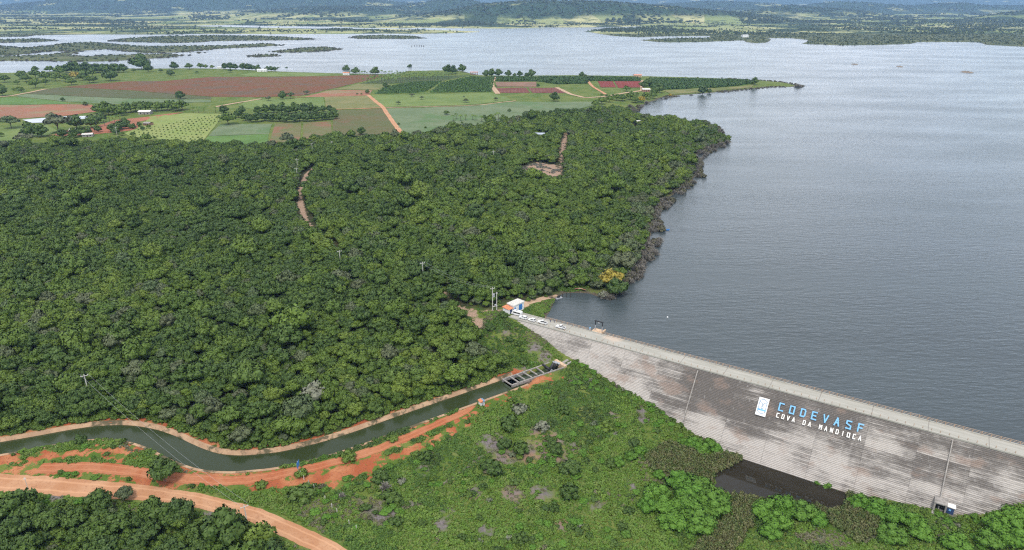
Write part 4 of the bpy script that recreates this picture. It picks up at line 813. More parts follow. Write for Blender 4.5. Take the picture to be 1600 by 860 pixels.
# farm trees, one by one: (label, group or None, kind, [(column, row of the foot, crown width)])
def foot(u, v): return hit(u, v)
FARM = [
 ('dark rounded tree in the shoreline clump at far left', 'trees of the far left shore clump', 'dome', [(105,114,12),(112,113.5,12),(118,113,13),(124,114,12),(131,113.5,13),(138,113,12),(146,114,12),(153,113,12),(160,114,11),(168,113.5,12),(176,113,12),(185,113.5,12),(193,113,11)]),
 ('scattered dark tree in the pasture below the far left clump', 'trees of the left pasture', 'loose', [(56,122,12),(36,118,7),(32,124.5,10),(41,128,10),(8,129,12),(72,126,12),(87,127,12),(94,118,12),(103,128,12),(112,133,11),(130,126,11),(140,130,11),(147,129,9),(132,121,10),(145,120,10),(56,113.5,8),(78,112.7,9)]),
 ('small bush dotted over the bright green pasture at left', 'bushes of the left pasture', 'loose', [(27.5,132,6),(46,133,5),(72,133,8),(30,142,6),(22,142,4),(34,144,6)]),
 ('golden flowering tree among the dark trees of the left pasture', None, 'gold', [(118,123.5,11)]), ('pale round tree alone in the bright left pasture', None, 'loose', [(56,138,13)]), ('dark tree at the left edge above the strips', None, 'dome', [(4,150,13)]),
 ('big dark domed tree at the tip of the ploughed field', None, 'dome', [(173,126.5,17)]), ('small round tree between grey green strip and red pasture', None, 'dome', [(98,158.5,5)]), ('round bush on the upper red earth pasture', None, 'dome', [(134,165.5,6)]),
 ('green tree of the wood behind the white roofed shed', 'trees of the wood by the white shed', 'loose', [(155,178,14),(162,181,14),(170,180,14),(176,176,13),(183,178,14),(190,181,13),(197,177,14),(165,172,13),(205,176,14),(212,174,14),(220,175,14),(228,174,14),(236,173,14),(245,174,14),(253,173,13),(262,173,13),(285,172,16),(276,174,14),(270,171,12)]),
 ('pale spreading tree by the marsh pool', None, 'umbrella', [(18,201,20)]), ('wide dark flat topped tree on the lime pasture', 'pair of flat topped trees', 'dome', [(50,214,17),(65,214,17)]), ('greyish brown tree by the red farmyard', None, 'umbrella', [(92,208,26)]),
 ('dark round tree around the red earth farmyard', 'dark trees of the farmyard', 'dome', [(120,201,17),(98,214.5,11),(116,215,12),(128,212,14),(138,210,10),(145,200,17),(154,207,9),(158,192,13),(176,206,12),(184,205,12),(190,202,13),(196,199,13),(182,210,10),(203,201,8),(208,202,8),(218,198,6),(223,203.5,6)]),
 ('small dark tree at the lower edge of the yellow grove', 'small trees below the grove', 'loose', [(191,212,6),(208,213,6),(229,221,12),(242,217.5,4),(233,201,5),(2,214,7)]), ('grey leafless looking tree above the forest edge at left', None, 'umbrella', [(42,227,20)]),
 ('big dark domed tree on the shore above the ploughed field', None, 'dome', [(221,108.5,22)]), ('dark tree just right of the big shore dome', None, 'dome', [(232,113,11)]), ('tree standing out against the lake, left of the two', None, 'dome', [(273,108.5,11)]), ('dark round tree alone in the green strip above the plough', None, 'dome', [(267,119,10)]), ('tree standing out against the lake, right of the two', None, 'loose', [(296,108.5,10)]),
 ('small shrub beside the shore above the ploughed field', 'small shore shrubs', 'loose', [(209,113,5),(251.5,113,5),(308,115,4),(314,108,8),(322,108,6),(332,108,6),(360,113.5,6)]),
 ('dark tree in the shore row behind the white house', 'shore trees by the white house', 'dome', [(352,109,9),(360,109,10),(368,109,9),(380,109.5,10),(388,110,10),(394,110,9),(403,111,8)]),
 ('dark bush under the ploughed field', None, 'dome', [(282,155.5,12)]), ('bushy tree beside the left palms', None, 'dome', [(350,177,12)]), ('low wide bush clump between grove and grey green field', None, 'loose', [(357,195,20)]),
 ('tree of the dark wood between the lime pasture and the half bare fields', 'trees of the middle wood', 'dome', [(404,178,13),(415,177,13),(428,176,12),(440,177,14),(452,178,13),(462,177,14),(475,178,14),(485,176,13),(495,177,12),(505,175,9),(515,175,10),(522,178,10),(384,189,12),(392,191,12),(402,191,13),(414,189,13),(425,190,13),(437,190,15),(448,191,14),(460,191,13),(468,189,13),(480,190,14),(492,189,13),(504,188,14),(514,187,14),(524,186,10),(373,184,12),(378,178,10)]),
 ('left dark tree of the pair under the ploughed field', None, 'dome', [(442,155.5,11)]), ('right dark tree of the pair under the ploughed field', None, 'umbrella', [(454,154.5,10)]), ('small dark tree at the dark hedge end', None, 'umbrella', [(479,148.5,8)]), ('flat topped tree left of the pair under the plough', None, 'umbrella', [(420,158,7)]),
 ('dark round tree on the striped field by the forest', None, 'dome', [(565,211,13)]), ('dark round tree at the edge of the yellow wedge', None, 'dome', [(602.5,138,8)]), ('dark tree at the head of the red track', None, 'dome', [(574,146.7,6)]), ('small tree on the red strip', 'two small trees on the red strip', 'loose', [(558,148.5,3),(565,148.5,3)]), ('grey green tree at the forest edge by the half bare fields', None, 'umbrella', [(450,227,18)]),
 ('low round tree of the short hedge on the lime strip', 'hedge trees on the lime strip', 'dome', [(418,111.8,7),(424,111.8,7),(430,111.8,7),(436,111.8,7)]), ('single round tree right of the short hedge', None, 'dome', [(447.5,112,7)]), ('dark tree beside the orange roofed house', 'trees beside the orange house', 'dome', [(541,114.5,11),(556,116,11)]), ('big dark tree in the palm row on the shore', None, 'dome', [(586,117,12)]),
 ('round tree at the shore above the palm grove', None, 'dome', [(640,110,9)]), ('broad dark tree by the shore platform', 'two broad trees at the shore platform', 'dome', [(699,116,13),(707,116,13)]), ('tall round tree standing against the lake by the pier shed', None, 'dome', [(722.6,113,11)]),
 ('small tree on the bright pasture', 'small trees of the bright pasture', 'umbrella', [(643.6,152,7),(659,156,6),(622.7,164,6),(728,161,8),(725,153,3)]), ('small umbrella tree at the right end of the bright pasture', None, 'umbrella', [(775,158,6)]), ('small dark bush on the brown patch of the grey pasture', None, 'dome', [(796,175,5)]), ('bright green round tree left of the palm row', None, 'loose', [(698,180,8)]), ('small dark tree beside the red track', None, 'dome', [(623,195.5,4)]), ('small bush low on the grey pasture', None, 'loose', [(665,201,4)]),
 ('round tree among the pasture palms', None, 'dome', [(757.5,187.5,7)]), ('wide low clump below the pasture palms', None, 'loose', [(766,194.5,16)]), ('little shrub scattered below the pasture palms', 'shrubs below the palms', 'loose', [(730,198,4),(722,194,4),(746.6,194.5,3)]),
 ('dark tree of the shore clump right of the pier shed', 'shore clump right of the pier', 'dome', [(760,120.5,11),(768,120.5,11),(779,119.8,12),(794.5,120,9),(812,120,8),(804,120,5)]), ('small tree beside the brown plots', None, 'loose', [(775,137,4)]), ('dark round tree behind the plantation', 'pair of trees behind the plantation', 'dome', [(830.5,121,11),(822.7,121,7)]), ('dark tree at the gap between plantations', 'trees at the plantation gap', 'dome', [(909,121,8),(915,124,7)]),
 ('small dark tree between plots and plantation', None, 'dome', [(840.6,136,5)]), ('dark domed tree alone on the green pasture', None, 'dome', [(865.8,158.5,13)]), ('dark tree by the shore house with red yard', 'trees of the shore house', 'dome', [(1012,135,13),(1005,138.5,12)]), ('low bush beside the bending track', None, 'loose', [(979,143,9)]), ('golden flowering bush on the inlet shore', None, 'gold', [(1001.5,160,12)]), ('round dark bush below the long plantation', None, 'dome', [(1030,145,13)]),
 ('big dark tree at the water below the plantation', None, 'dome', [(1097.5,148,13)]), ('slim dark tree right of the waterside tree', None, 'dome', [(1108.5,146,6)]), ('dark tree closing the plantation point', None, 'dome', [(1179,133,10)]), ('small golden bush beside the inlet', None, 'gold', [(1047,151.5,6)]),
 ('green bush along the inlet shore below the track', 'bushes of the inlet shore', 'loose', [(940,163,12),(952,160,11),(963,157,12),(972,158,12),(985,156,12),(992,161,11),(930,167,11),(1010,155,12),(1020,154,11),(995,150,6),(1022,150,12),(948,152,5),(958,151,4),(940,150,4)])]
for label, group, kind, pts in FARM:
    for u, v, w in pts:
        p = foot(u, v); dist = math.dist(p, (0, 0, CAMH)); s = max(.25, w * dist / FPX / 5.0); plant_tree('farm_tree', random.choice(PROTO[kind]), p, s, label, 'tree', group, squash=random.uniform(.85, 1.1))
# crown of the golden tree on the near shore and other marked trees
def marked(name, key, u, v, wpx, label, group=None, cat='tree', squash=1.0, unit=6.0):
    """u, v = middle of the crown in the photo"""
    d0 = math.dist(hit(u, v), (0, 0, CAMH)); s = wpx * d0 / FPX / unit; parts = random.choice(PROTO[key]); mid = (2.6 if unit > 3 else .45) * s * squash
    p = hit(u, v, mid)
    if len(parts) > 1: return plant_tree(name, parts, p, s, label, cat, group, squash=squash)
    return plant_bush(name, parts[0], p, s, label, cat, group, squash)
marked('flowering_tree', 'gold', 957, 433, 36, 'golden flowering tree among grey shrubs at the near shore')
marked('forest_tree', 'dark', 964, 448, 36, 'dark green tree behind the golden tree at the shore')
marked('blossom_tree', 'pale_tree', 488, 614, 42, 'tree with pale whitish blossom in the forest above the canal')
marked('roadside_tree', 'dark', 254, 734, 38, 'dark tall tree between the red track and the pale road', squash=1.15)
marked('sapling', 'grey', 192, 771, 26, 'thin small tree at the lower edge of the pale road', squash=1.0)
marked('canal_bush', 'bush', 125, 687, 18, 'dark bush on the near bank of the canal at left', None, 'bush', unit=2.2)
for u, v, w in [(968,455,20),(945,462,18),(955,465,16),(985,430,22),(1000,420,20),(1012,405,18),(1020,392,16),(1000,432,14),(1025,380,14),(972,440,16),(1022,340,12),(1045,318,10),(1030,330,10),(1085,245,12),(1092,252,12),(1088,262,11),(1090,275,12),(1084,285,11),(1075,295,11),(1066,302,10),(1095,238,13),(1105,233,14),(1115,229,14),(1126,226,13),(1136,222,11),(1120,216,10),(1112,206,10),(1122,204,9),(1100,201,9),(1106,199,10),(1094,196,9),(1085,194,8),(1130,207,7),(960,176,9),(970,174,10),(980,171,10),(990,169,8),(966,180,9),(976,178,8),(985,166,9),(1010,160,8),(1040,155,8),(1050,152,6),(1035,157,6),(1247,135,11),(1252,137,7),(1080,149,6),(1000,170,5),(1015,164,5)]:
    marked('dead_shrub', 'dead_shrub', u, v, w, 'bare grey shrub drowned along the lake shore', 'drowned grey shrubs along the shore', 'shrub', unit=1.9)
for n, (u, v, w, k, lab) in enumerate([(881,641,17,'bush','lone dark bush on the upper grass slope'),(867,700,22,'bush','dark bush beside the grey bare patch'),(890,730,27,'bush','dark bush on the slope above its larger twin'),(890,768,29,'bush','largest dark round bush in mid slope'),(814,700,26,'bush','dark bush with pale twigs left of the grey patch'),(796,661,30,'bush','dark thicket below the white kiosk'),(769,730,28,'bush','dark bush at the bend of the stone line'),(787,694,22,'bush','dark bush above the stone line bend'),(982,798,16,'bush','small dark bush left of the bright thicket'),(947,665,22,'green_bush','soft green bush near the dam toe'),(848,665,22,'pale_bush','greyish bush over the bare patch'),(864,629,16,'green_bush','green bush on the slope under the outlet'),(925,635,14,'green_bush','small green bush near the dam toe'),(813,638,22,'pale_bush','pale thorny shrub right of the kiosk'),(799,626,16,'green_bush','green bush at the small red patch'),(813,842,22,'bush','dark bush at the lower edge of the slope'),(804,751,16,'green_bush','green bush above the tan patch'),(866,793,16,'bush','dark bush below the largest slope bush'),(990,691,18,'bush','dark bush left of the reeds'),(953,724,16,'bush','olive bush in the weeds left of the thicket'),
 (667,712,20,'bush','dark bush below the red bare ground'),(611,777,24,'bush','dark bush right of the fence posts'),(602,760,16,'dead_shrub','grey leafless shrub above the dark bush'),(570,793,14,'bush','small dark bush by the fence posts'),(619,815,18,'bush','bush on the small tan bank'),(658,818,14,'bush','dark bush below the stone line'),(755,760,12,'bush','small dark bush beside the stone line'),(613,685,16,'green_bush','bright bush alone on the red ground'),(592,745,22,'bush','dark bushes at the red ground edge'),(628,751,12,'pale_bush','pale cactus like shrub on the slope'),(545,712,26,'green_bush','low green mound on the red track side'),(471,739,20,'green_bush','green mound beside the blue sign'),(407,757,16,'green_bush','small green mound on the red soil at left'),(471,769,34,'green_bush','wide green mound under the red soil'),(749,809,10,'bush','tiny dark bush in the lower grass'),(722,839,12,'bush','tiny dark bush at the lower edge'),(534,774,10,'dead_shrub','grey twiggy shrub near the fence posts'),
 (776,504,7,'bush','little dark bush beside the rubble path'),(766,512,14,'bush','dark bush on the abutment slope'),(742,517,13,'green_bush','green bush by the forest clearing'),(786,493,12,'bush','dark bush against the pump house annex'),(796,531,11,'bush','round bush on the abutment grass, upper one'),(810,537,11,'bush','round bush on the abutment grass, middle one'),(814,547,9,'bush','round bush on the abutment grass, lower one'),(818,566,13,'bush','dark bush above the outlet channel'),(762,578,26,'green_bush','big bright bush beside the outlet channel'),(1064,664,9,'bush','dark bush at the foot of the left rib'),(943,460,16,'pale_bush','yellowish shrub in front of the golden tree')]):
    marked('bush', k, u, v, w * 1.22, lab, None, 'bush', squash=.95 if k != 'green_bush' else .75, unit=2.0)
for grp, lab, lst in [('bright thicket left of the pond', 'bright green broadleaf shrub in the big thicket left of the pond', [(1028,770,42),(1012,790,36),(1062,752,44),(1092,762,50),(1116,790,50),(1072,790,52),(1092,818,50),(1052,814,44),(1078,772,50),(1126,778,34),(1040,792,40)]),
  ('bright thicket below the pond', 'bright green broadleaf shrub in the thicket below the pond', [(1192,798,40),(1225,792,46),(1255,800,42),(1215,816,42),(1280,812,30),(1205,832,34)]),
  ('bright shrubs at the dam toe', 'bright green shrub at the dam toe above the reeds', [(1082,694,28),(1098,702,28),(1108,692,22),(1120,702,22),(1068,690,16)]),
  ('bright shrubs above the thicket', 'green shrub in the weeds above the big thicket', [(985,713,24),(1000,704,22),(966,722,22),(1030,742,20)]),
  ('shrubs right of the pond', 'green shrub along the dam toe right of the pond', [(1345,786,34),(1372,796,36),(1400,806,38),(1428,816,34),(1440,832,34),(1395,836,38),(1275,756,16),(1292,760,20),(1308,764,16)]),
  ('shrubs of the right corner', 'green shrub in the lower right corner below the dam', [(1560,818,40),(1590,806,36),(1592,836,46),(1545,842,38),(1495,850,38)])]:
    for u, v, w in lst: marked('broadleaf_shrub', 'broadleaf', u, v, w, lab, grp, 'shrub', unit=2.05, squash=.9)
# drowned shrubs thick along the wooded shore: one mass behind the marked ones
Q = jitter_grid((0, 290), (420, 900), 2.6); s_q = sample(G_shore, Q); u_, v_, w_d = proj(np.column_stack([Q, np.zeros(len(Q))])); Q = Q[(s_q > -4.5 - 3 * vnoise(Q, 25, 91, 2)) & (s_q < 5) & (u_ > 905) & (u_ < 1160) & (v_ > 148) & (v_ < 470) & ((v_ < 452) | (u_ > 925)) & (vnoise(Q, 16, 92, 2) > -.02)]
scatter('shore_scrub', np.column_stack([Q, np.maximum(hs(Q), -.25)]), RNG.uniform(1.3, 2.9, len(Q)), [p[0] for p in PROTO['dead_shrub']] + [PROTO['rust_bush'][0][0]], 'tangle of grey drowned scrub along the wooded shore', 'shore scrub')
# the grove's young trees stand in rows
gw = area([(236,185),(290,179.5),(342,180),(338,191),(316,217),(300,220),(210,213),(204,209),(229,197)]); ga = area([(205,214)])[0]; gb = area([(300,222)])[0]; gd = (gb - ga) / np.linalg.norm(gb - ga); gn = np.array([-gd[1], gd[0]]); cnt_ = 0
for i in range(-4, 40):
    for j in range(0, 30):
        q = ga + gd * i * 5.6 + gn * j * 9.5 + RNG.normal(0, .35, 2)
        if cnt_ < 290 and in_poly(q[None], gw)[0]:
            cnt_ += 1; plant_bush('young_tree', PROTO['green_bush'][cnt_ % 3][0], (q[0], q[1], float(hs(q)[0]) + .2), 0.8 * random.uniform(.75, 1.25), 'young dark tree planted in the rows of the yellow green grove', 'tree', 'young trees of the grove', 1.3)
Q = np.vstack([np.column_stack([RNG.uniform(p.min(0)[0], p.max(0)[0], 900), RNG.uniform(p.min(0)[1], p.max(0)[1], 900)]) for p in CLEAR]); Q = Q[(in_poly(Q, CLEAR[0]) | in_poly(Q, CLEAR[1])) & (vnoise(Q, 6, 98, 2) > .12)][:260]
scatter('brush_piles', np.column_stack([Q, hs(Q)]), RNG.uniform(.5, 1.3, len(Q)), [p[0] for p in PROTO['dead_shrub']] + [PROTO['pale_bush'][0][0]], 'dry brush left lying in the forest clearing', 'brush', sz=RNG.uniform(.25, .6, len(Q)))
Q = jitter_grid((200, 480), (640, 1250), 5.0); s_q = sample(G_shore, Q); u_, v_, w_d = proj(np.column_stack([Q, np.zeros(len(Q))])); Q = Q[(s_q > -7) & (s_q < 5) & (u_ > 1020) & (u_ < 1262) & (v_ > 121) & (v_ < 160) & (vnoise(Q, 30, 95, 2) > -.1)]
scatter('point_scrub', np.column_stack([Q, np.maximum(hs(Q), -.25)]), RNG.uniform(1.2, 2.6, len(Q)), [p[0] for p in PROTO['dead_shrub']] + [p[0] for p in PROTO['rust_bush']], 'sparse brown scrub drowned round the far point', 'point scrub', sz=RNG.uniform(.8, 1.5, len(Q)))
# taller weeds and scattered low scrub over the slope, thicker towards the dam toe and the pond
Q = jitter_grid((-240, 110), (170, 290), 1.9); qn = vnoise(Q, 11, 96, 3) + RNG.normal(0, .25, len(Q)); near_toe = sstep(-(Q - DA[:2]) @ DN[:2], 34, 12) * (Q[:, 0] > 20)
Q = Q[(in_poly(Q, OPEN) | in_poly(Q, ABUT) | in_poly(Q, VERGE)) & (qn + .75 * near_toe > .40) & (sample(s_, Q) + 2 * vnoise(Q, 3, 71, 3) < .6) & (sample(G_canal, Q) > 5.2) & (sample(G_pond, Q) < -.5) & (seg_dist(Q, ROADP, False) > 4) & (seg_dist(Q, TRKP, False) > 2.4) & (seg_dist(Q, PATHP, False) > 2.2) & (sample(c_, Q) < -1) & (BOX_SDF(Q) < -1.5)]
fz_ = hs(Q) - (3 + ((Q - DA[:2]) @ DN[:2]) / SLOPE); Q = Q[fz_ > -1.2]
wk_ = RNG.choice(9, len(Q), p=[.17, .17, .17, .10, .10, .10, .16, .02, .01])
scatter('weeds', np.column_stack([Q, hs(Q)]), RNG.uniform(.6, 1.7, len(Q)), [p[0] for p in PROTO['green_bush']] + [p[0] for p in PROTO['broadleaf']] + [PROTO['bush'][0][0], PROTO['pale_bush'][0][0], PROTO['rust_bush'][0][0]], 'tangled weeds and low scrub over the slope below the dam', 'weeds', sz=RNG.uniform(.5, 1.25, len(Q)), idx=wk_)
# palms
def palm(u, v, hpx, label, group):
    p = hit(u, v); s = hpx * math.dist(p, (0, 0, CAMH)) / FPX / 5.2; plant_tree('palm_tree', random.choice(PROTO['palm']), p, s, label, 'palm', group)
for u in (707,714,722,729,737,744,751,765,772,778): palm(u + random.uniform(-2, 2), 188.5 + random.uniform(-2, 3), random.uniform(9, 13), 'coconut palm in the short row on the grey green pasture', 'palm row on the pasture')
for u, v in ((302,176),(310,176),(319,176),(337,176),(341,191),(352,186)): palm(u, v, 9, 'coconut palm at the top of the yellow green grove', 'palms by the grove')
for u, v in ((164,197),(172,192),(180,193),(187.5,191),(148,206)): palm(u, v, 10, 'coconut palm in the red earth farmyard', 'farmyard palms')
for k in range(22): palm(548 + k * 4.3 + random.uniform(-1.6, 1.6), 117.5 + random.uniform(-.6, .8), random.uniform(4.5, 7.5), 'coconut palm in the shore row', 'palm row on the far shore')
for r in range(5):
    for k in range(22):
        u = 568 + k * 7.2 + (r % 2) * 3.6; v = 121.0 + r * 2.2
        if in_poly(area([(u, v)]), area([(560,131),(600,123.5),(640,119),(735,117),(690,127),(640,129),(612,131)]))[0]: palm(u + random.uniform(-.8, .8), v, random.uniform(7.5, 10), 'coconut palm in the dark palm grove', 'palm grove')
# ------------------------------------------------------------------ the dam
def dam_material():
    m = NT('dam_concrete', .9, .15); at_ = m.attr('sdz', 'Vector'); x = m.n('ShaderNodeSeparateXYZ'); m.l(at_, x.inputs[0]); S, Z = x.outputs[0], x.outputs[1]
    st = m.noise(1.0, at_, 6, .65, (.10, 2.6, 1)); blot = m.noise(.075, at_, 6, .62, (1, 1.9, 1)); fine = m.noise(1.0, at_, 4, .7, (.8, 3.2, 1)); drip = m.noise(1.0, at_, 4, .6, (1.3, .12, 1))
    # one tone per placed layer of concrete
    lay = m.n('ShaderNodeTexWhiteNoise', noise_dimensions='2D'); cm = m.n('ShaderNodeCombineXYZ'); m.l(m.math('FLOOR', m.math('MULTIPLY', S, .075)), cm.inputs[0]); m.l(m.math('FLOOR', m.math('MULTIPLY', Z, .55)), cm.inputs[1]); m.l(cm.outputs[0], lay.inputs['Vector'])
    dk2 = m.rng(S, 116, 117.5, 0, .62); up = m.rng(m.math('ADD', Z, m.math('ADD', m.math('MULTIPLY', m.rng(S, 75, 120, 0, 1), -3.2), m.rng(S, 116, 117.5, 0, -6.5))), -11.5, -3.0)
    dark = m.math('ADD', m.math('ADD', dk2, m.math('MULTIPLY', m.rng(S, 45, 72, .30, 1.35), up)), m.math('MULTIPLY', m.math('SUBTRACT', lay.outputs[0], .5), .50))
    dark = m.math('ADD', dark, m.math('MULTIPLY', m.math('SUBTRACT', blot, .5), 3.4)); dark = m.math('ADD', dark, m.math('MULTIPLY', m.math('SUBTRACT', st, .5), 2.6)); dark = m.math('ADD', dark, m.math('MULTIPLY', m.math('SUBTRACT', fine, .5), 1.2))
    g = m.mix(m.rng(dark, .0, 1.35), (.465, .432, .400), (.160, .144, .132))
    g = m.mix(m.math('MULTIPLY', m.rng(m.noise(.11, at_, 5, .6, (1, 2.5, 1)), .54, .68), .55), g, (.33, .245, .20))
    g = m.mix(m.math('MULTIPLY', m.rng(drip, .60, .70), .4), g, (.45, .43, .41)); jn = m.math('FRACT', m.math('MULTIPLY', S, .075)); g = m.mix(m.math('MULTIPLY', m.rng(jn, .980, .988), .28), g, (.11, .10, .095)); m.base(g); m.bump(fine, .4, .06); return m.m
M_DAM = dam_material()
def crest_material():
    m = NT('crest_concrete', .85, .2); at_ = m.attr('sdz', 'Vector'); x = m.n('ShaderNodeSeparateXYZ'); m.l(at_, x.inputs[0])
    a = m.noise(1.0, at_, 5, .6, (.12, 1, 1)); g = m.mix(m.rng(a, .35, .65), (.37, .355, .315), (.31, .30, .26)); j = m.math('FRACT', m.math('MULTIPLY', x.outputs[0], 1 / 15.0)); g = m.mix(m.rng(j, .985, .992), g, (.20, .18, .16))
    g = m.mix(m.math('MULTIPLY', m.rng(m.noise(.05, at_, 3), .60, .68), .5), g, (.55, .42, .32)); m.base(g); return m.m
M_CREST = crest_material()
M_CONC = plain('pale_concrete', (.52, .50, .46), .85, .2, .2, 1.5); M_CONCD = plain('grey_concrete', (.27, .25, .23), .85, .2, .25, 1.2); M_TAN = plain('tan_concrete', (.50, .36, .245), .85, .2, .2, 1.5)
M_WHITE = plain('white_paint', (.70, .70, .69), .5, .4, .04); M_BLACK = plain('dark_steel', (.022, .022, .025), .5, .4, .2); M_GREY = plain('grey_steel', (.30, .31, .33), .45, .5, .15); M_ROOFW = plain('white_roof', (.72, .70, .66), .7, .3, .10, 1.0)
M_BLUE = plain('blue_paint', (.045, .20, .52), .5, .4, .08); M_SKYB = plain('sky_blue_paint', (.17, .41, .66), .55, .3, .06); M_NAVY = plain('navy_paint', (.03, .055, .14), .5, .4, .1); M_TILE = plain('orange_tiles', (.52, .20, .10), .8, .2, .25, 2.0)
M_GLASS = plain('dark_glass', (.015, .018, .022), .12, .6, .1); M_RUBBER = plain('rubber', (.02, .02, .02), .8, .2, .1); M_RED = plain('red_lamp', (.45, .02, .02), .3, .5, .05); M_LAMP = plain('lamp_glass', (.75, .75, .7), .2, .6, .05); M_WOOD = plain('dark_wood', (.06, .045, .035), .9, .1, .3); M_RUST = plain('rusty_post', (.36, .25, .17), .8, .2, .25); M_BRICK = plain('brick_red', (.27, .12, .085), .9, .1, .25)
def prof_sheet(name, prof, s_list, mat, parent):
    n = len(prof); V = []; A = []
    for s in s_list:
        for off, z in prof: V.append(dam(s, off, z)); A.append((s, z - off * .15, off))
    F = [(i*n + j, i*n + j + 1, (i+1)*n + j + 1, (i+1)*n + j) for i in range(len(s_list) - 1) for j in range(n - 1)]
    me = bpy.data.meshes.new(name); me.from_pydata([tuple(v) for v in V], [], F)
    bm = bmesh.new(); bm.from_mesh(me); bmesh.ops.recalc_face_normals(bm, faces=bm.faces); bm.to_mesh(me); bm.free(); vattr(me, 'sdz', np.array(A)); return link(name, me, mat, parent)
def s_of_(P): return float((np.asarray(P)[:2] - DA[:2]) @ DC[:2])
DAM = empty('dam', (0, 0, 0), 0, 'long stepped grey concrete dam with a pale roadway along its crest', 'dam')
S_LEFT = s_of_(at(792, 497, 3.0)) - 6
SL = [S_LEFT + 6 + k * 6 for k in range(int((S_RIGHT - S_LEFT) / 6) + 1)]
pr = [(.02, 2.94), (.02, 2.45)]; z = 2.45; off = -.44
pr += [(off, z)]
for k in range(52):                                          # nosing and set-back riser added so every step casts a shadow line
    pr.append((off, z - .10)); pr.append((off + .03, z - .12)); z -= .4; pr.append((off + .03, z)); off -= .32; pr.append((off, z))
face = prof_sheet('stepped_face', pr, SL, M_DAM, DAM)
if face.data.polygons[len(face.data.polygons)//2].normal.dot(Vector(-DN) + Vector((0, 0, 1))) < 0: face.data.flip_normals()
prof_sheet('crest_road', [(6.05, -9), (6.05, 3.0), (5.55, 3.0), (.30, 3.0)], SL, M_CREST, DAM)
kb = prof_sheet('kerb', [(.30, 2.9), (.30, 3.16), (-.12, 3.16), (-.12, 2.72), (.1, 2.72)], SL, M_CREST, DAM)
kb2 = prof_sheet('parapet', [(5.62, 2.95), (5.62, 3.22), (6.12, 3.22), (6.12, 2.6), (6.0, 2.6)], SL, M_CREST, DAM)
def s_of(P): return float((np.asarray(P)[:2] - DA[:2]) @ DC[:2])
def o_of(P): return float((np.asarray(P)[:2] - DA[:2]) @ DN[:2])
FN = np.cross(DC, -DN * SLOPE - np.array([0, 0, 1.0])); FN /= np.linalg.norm(FN); FN = FN if FN[2] > 0 else -FN
FU = (DN * SLOPE + np.array([0, 0, 1.0])); FU /= np.linalg.norm(FU)       # up the slope
for (u0, v0), (u1, v1) in (((1089.5, 576), (1064, 670)), ((1482, 682), (1465, 800))):
    b0 = on_face(u1, v1); s = s_of(b0); t = dam(s, -.45, 2.45); e = b0 - FU * 1.0
    w = DC * .16; MB().hexa([e - w - FN * .3, e + w - FN * .3, t + w - FN * .3, t - w - FN * .3], [e - w + FN * .45, e + w + FN * .45, t + w + FN * .45, t - w + FN * .45]).build('rib', M_CONCD, DAM)
# dark pipe mouths on the face are kept in the concrete's stains; railing, posts
def railing(s0, s1, label):
    t = empty('railing', dam(s0, 5.85, 3.2), math.atan2(DC[1], DC[0]), label, 'railing'); L_ = s1 - s0; n = int(L_ / 2.25)
    pm = MB().box(-.09, .09, -.09, .09, 0, 1.05).mesh('post', bevel=.015)
    for k in range(n + 1):
        link('post', pm, M_RUST, t, (k * L_ / n, 0, 0))
    for z in (.95, .5): MB().tube([(0, 0, z), (L_, 0, z)], .045, 6).build('rail', M_TAN, t)
sg0, sg1 = s_of(at(925, 516, 3)), s_of(at(943, 521, 3))
railing(s_of(at(852, 499, 3.2)), sg0, 'short run of low railing between the parked cars and the hoist frame'); railing(sg1, 214, 'long low railing along the lake side of the dam crest')
bm_ = MB().box(-.075, .075, -.075, .075, 0, .72).mesh('guard_post', bevel=.02); bm_.materials.append(M_RUST)
for k in range(94):
    s = 3 + k * 2.25; p = dam(s, .75, 3.0); u_, v_, _w = proj(p)
    if u_[0] < 1615: tag(link('guard_post', bm_, None, None, p, math.atan2(DC[1], DC[0])), 'short rusty guard post standing along the downstream edge of the crest road', 'post', 'guard posts along the crest road')

# lettering and board on the face
STROKES = {'C': [(1,1,0,1),(0,1,0,0),(0,0,1,0)], 'O': [(0,0,0,1),(0,1,1,1),(1,1,1,0),(1,0,0,0)], 'D': [(0,0,0,1),(0,1,.8,1),(.8,1,1,.8),(1,.8,1,.2),(1,.2,.8,0),(.8,0,0,0)], 'E': [(1,1,0,1),(0,1,0,0),(0,0,1,0),(0,.5,.85,.5)],
 'V': [(0,1,.5,0),(.5,0,1,1)], 'A': [(0,0,.5,1),(.5,1,1,0),(.2,.36,.8,.36)], 'S': [(1,1,0,1),(0,1,0,.62),(0,.62,1,.4),(1,.4,1,0),(1,0,0,0)], 'F': [(1,1,0,1),(0,1,0,0),(0,.5,.8,.5)], 'M': [(0,0,0,1),(0,1,.5,.55),(.5,.55,1,1),(1,1,1,0)], 'N': [(0,0,0,1),(0,1,1,0),(1,0,1,1)], 'I': [(.5,0,.5,1)]}
def face_word(name, text, p0, p1, hgt, wid, thick, mat, label, pitch_n, lift):
    t = empty(name, tuple(p0), 0, label, 'lettering'); step = (p1 - p0) / pitch_n
    for k, ch in enumerate(text):
        if ch == ' ': continue
        b = MB(); o = step * k
        for j, (x0, y0, x1, y1) in enumerate(STROKES[ch]):
            A = o + DC * x0 * wid + FU * y0 * hgt; B = o + DC * x1 * wid + FU * y1 * hgt; d = (B - A) / np.linalg.norm(B - A); sd_ = np.cross(FN, d) * thick / 2; A = A - d * thick * .45; B = B + d * thick * .45
            l0, l1 = FN * (lift - .12), FN * (lift + .003 * j); b.hexa([A - sd_ + l0, B - sd_ + l0, B + sd_ + l0, A + sd_ + l0], [A - sd_ + l1, B - sd_ + l1, B + sd_ + l1, A + sd_ + l1])
        b.build('letter', mat, t)
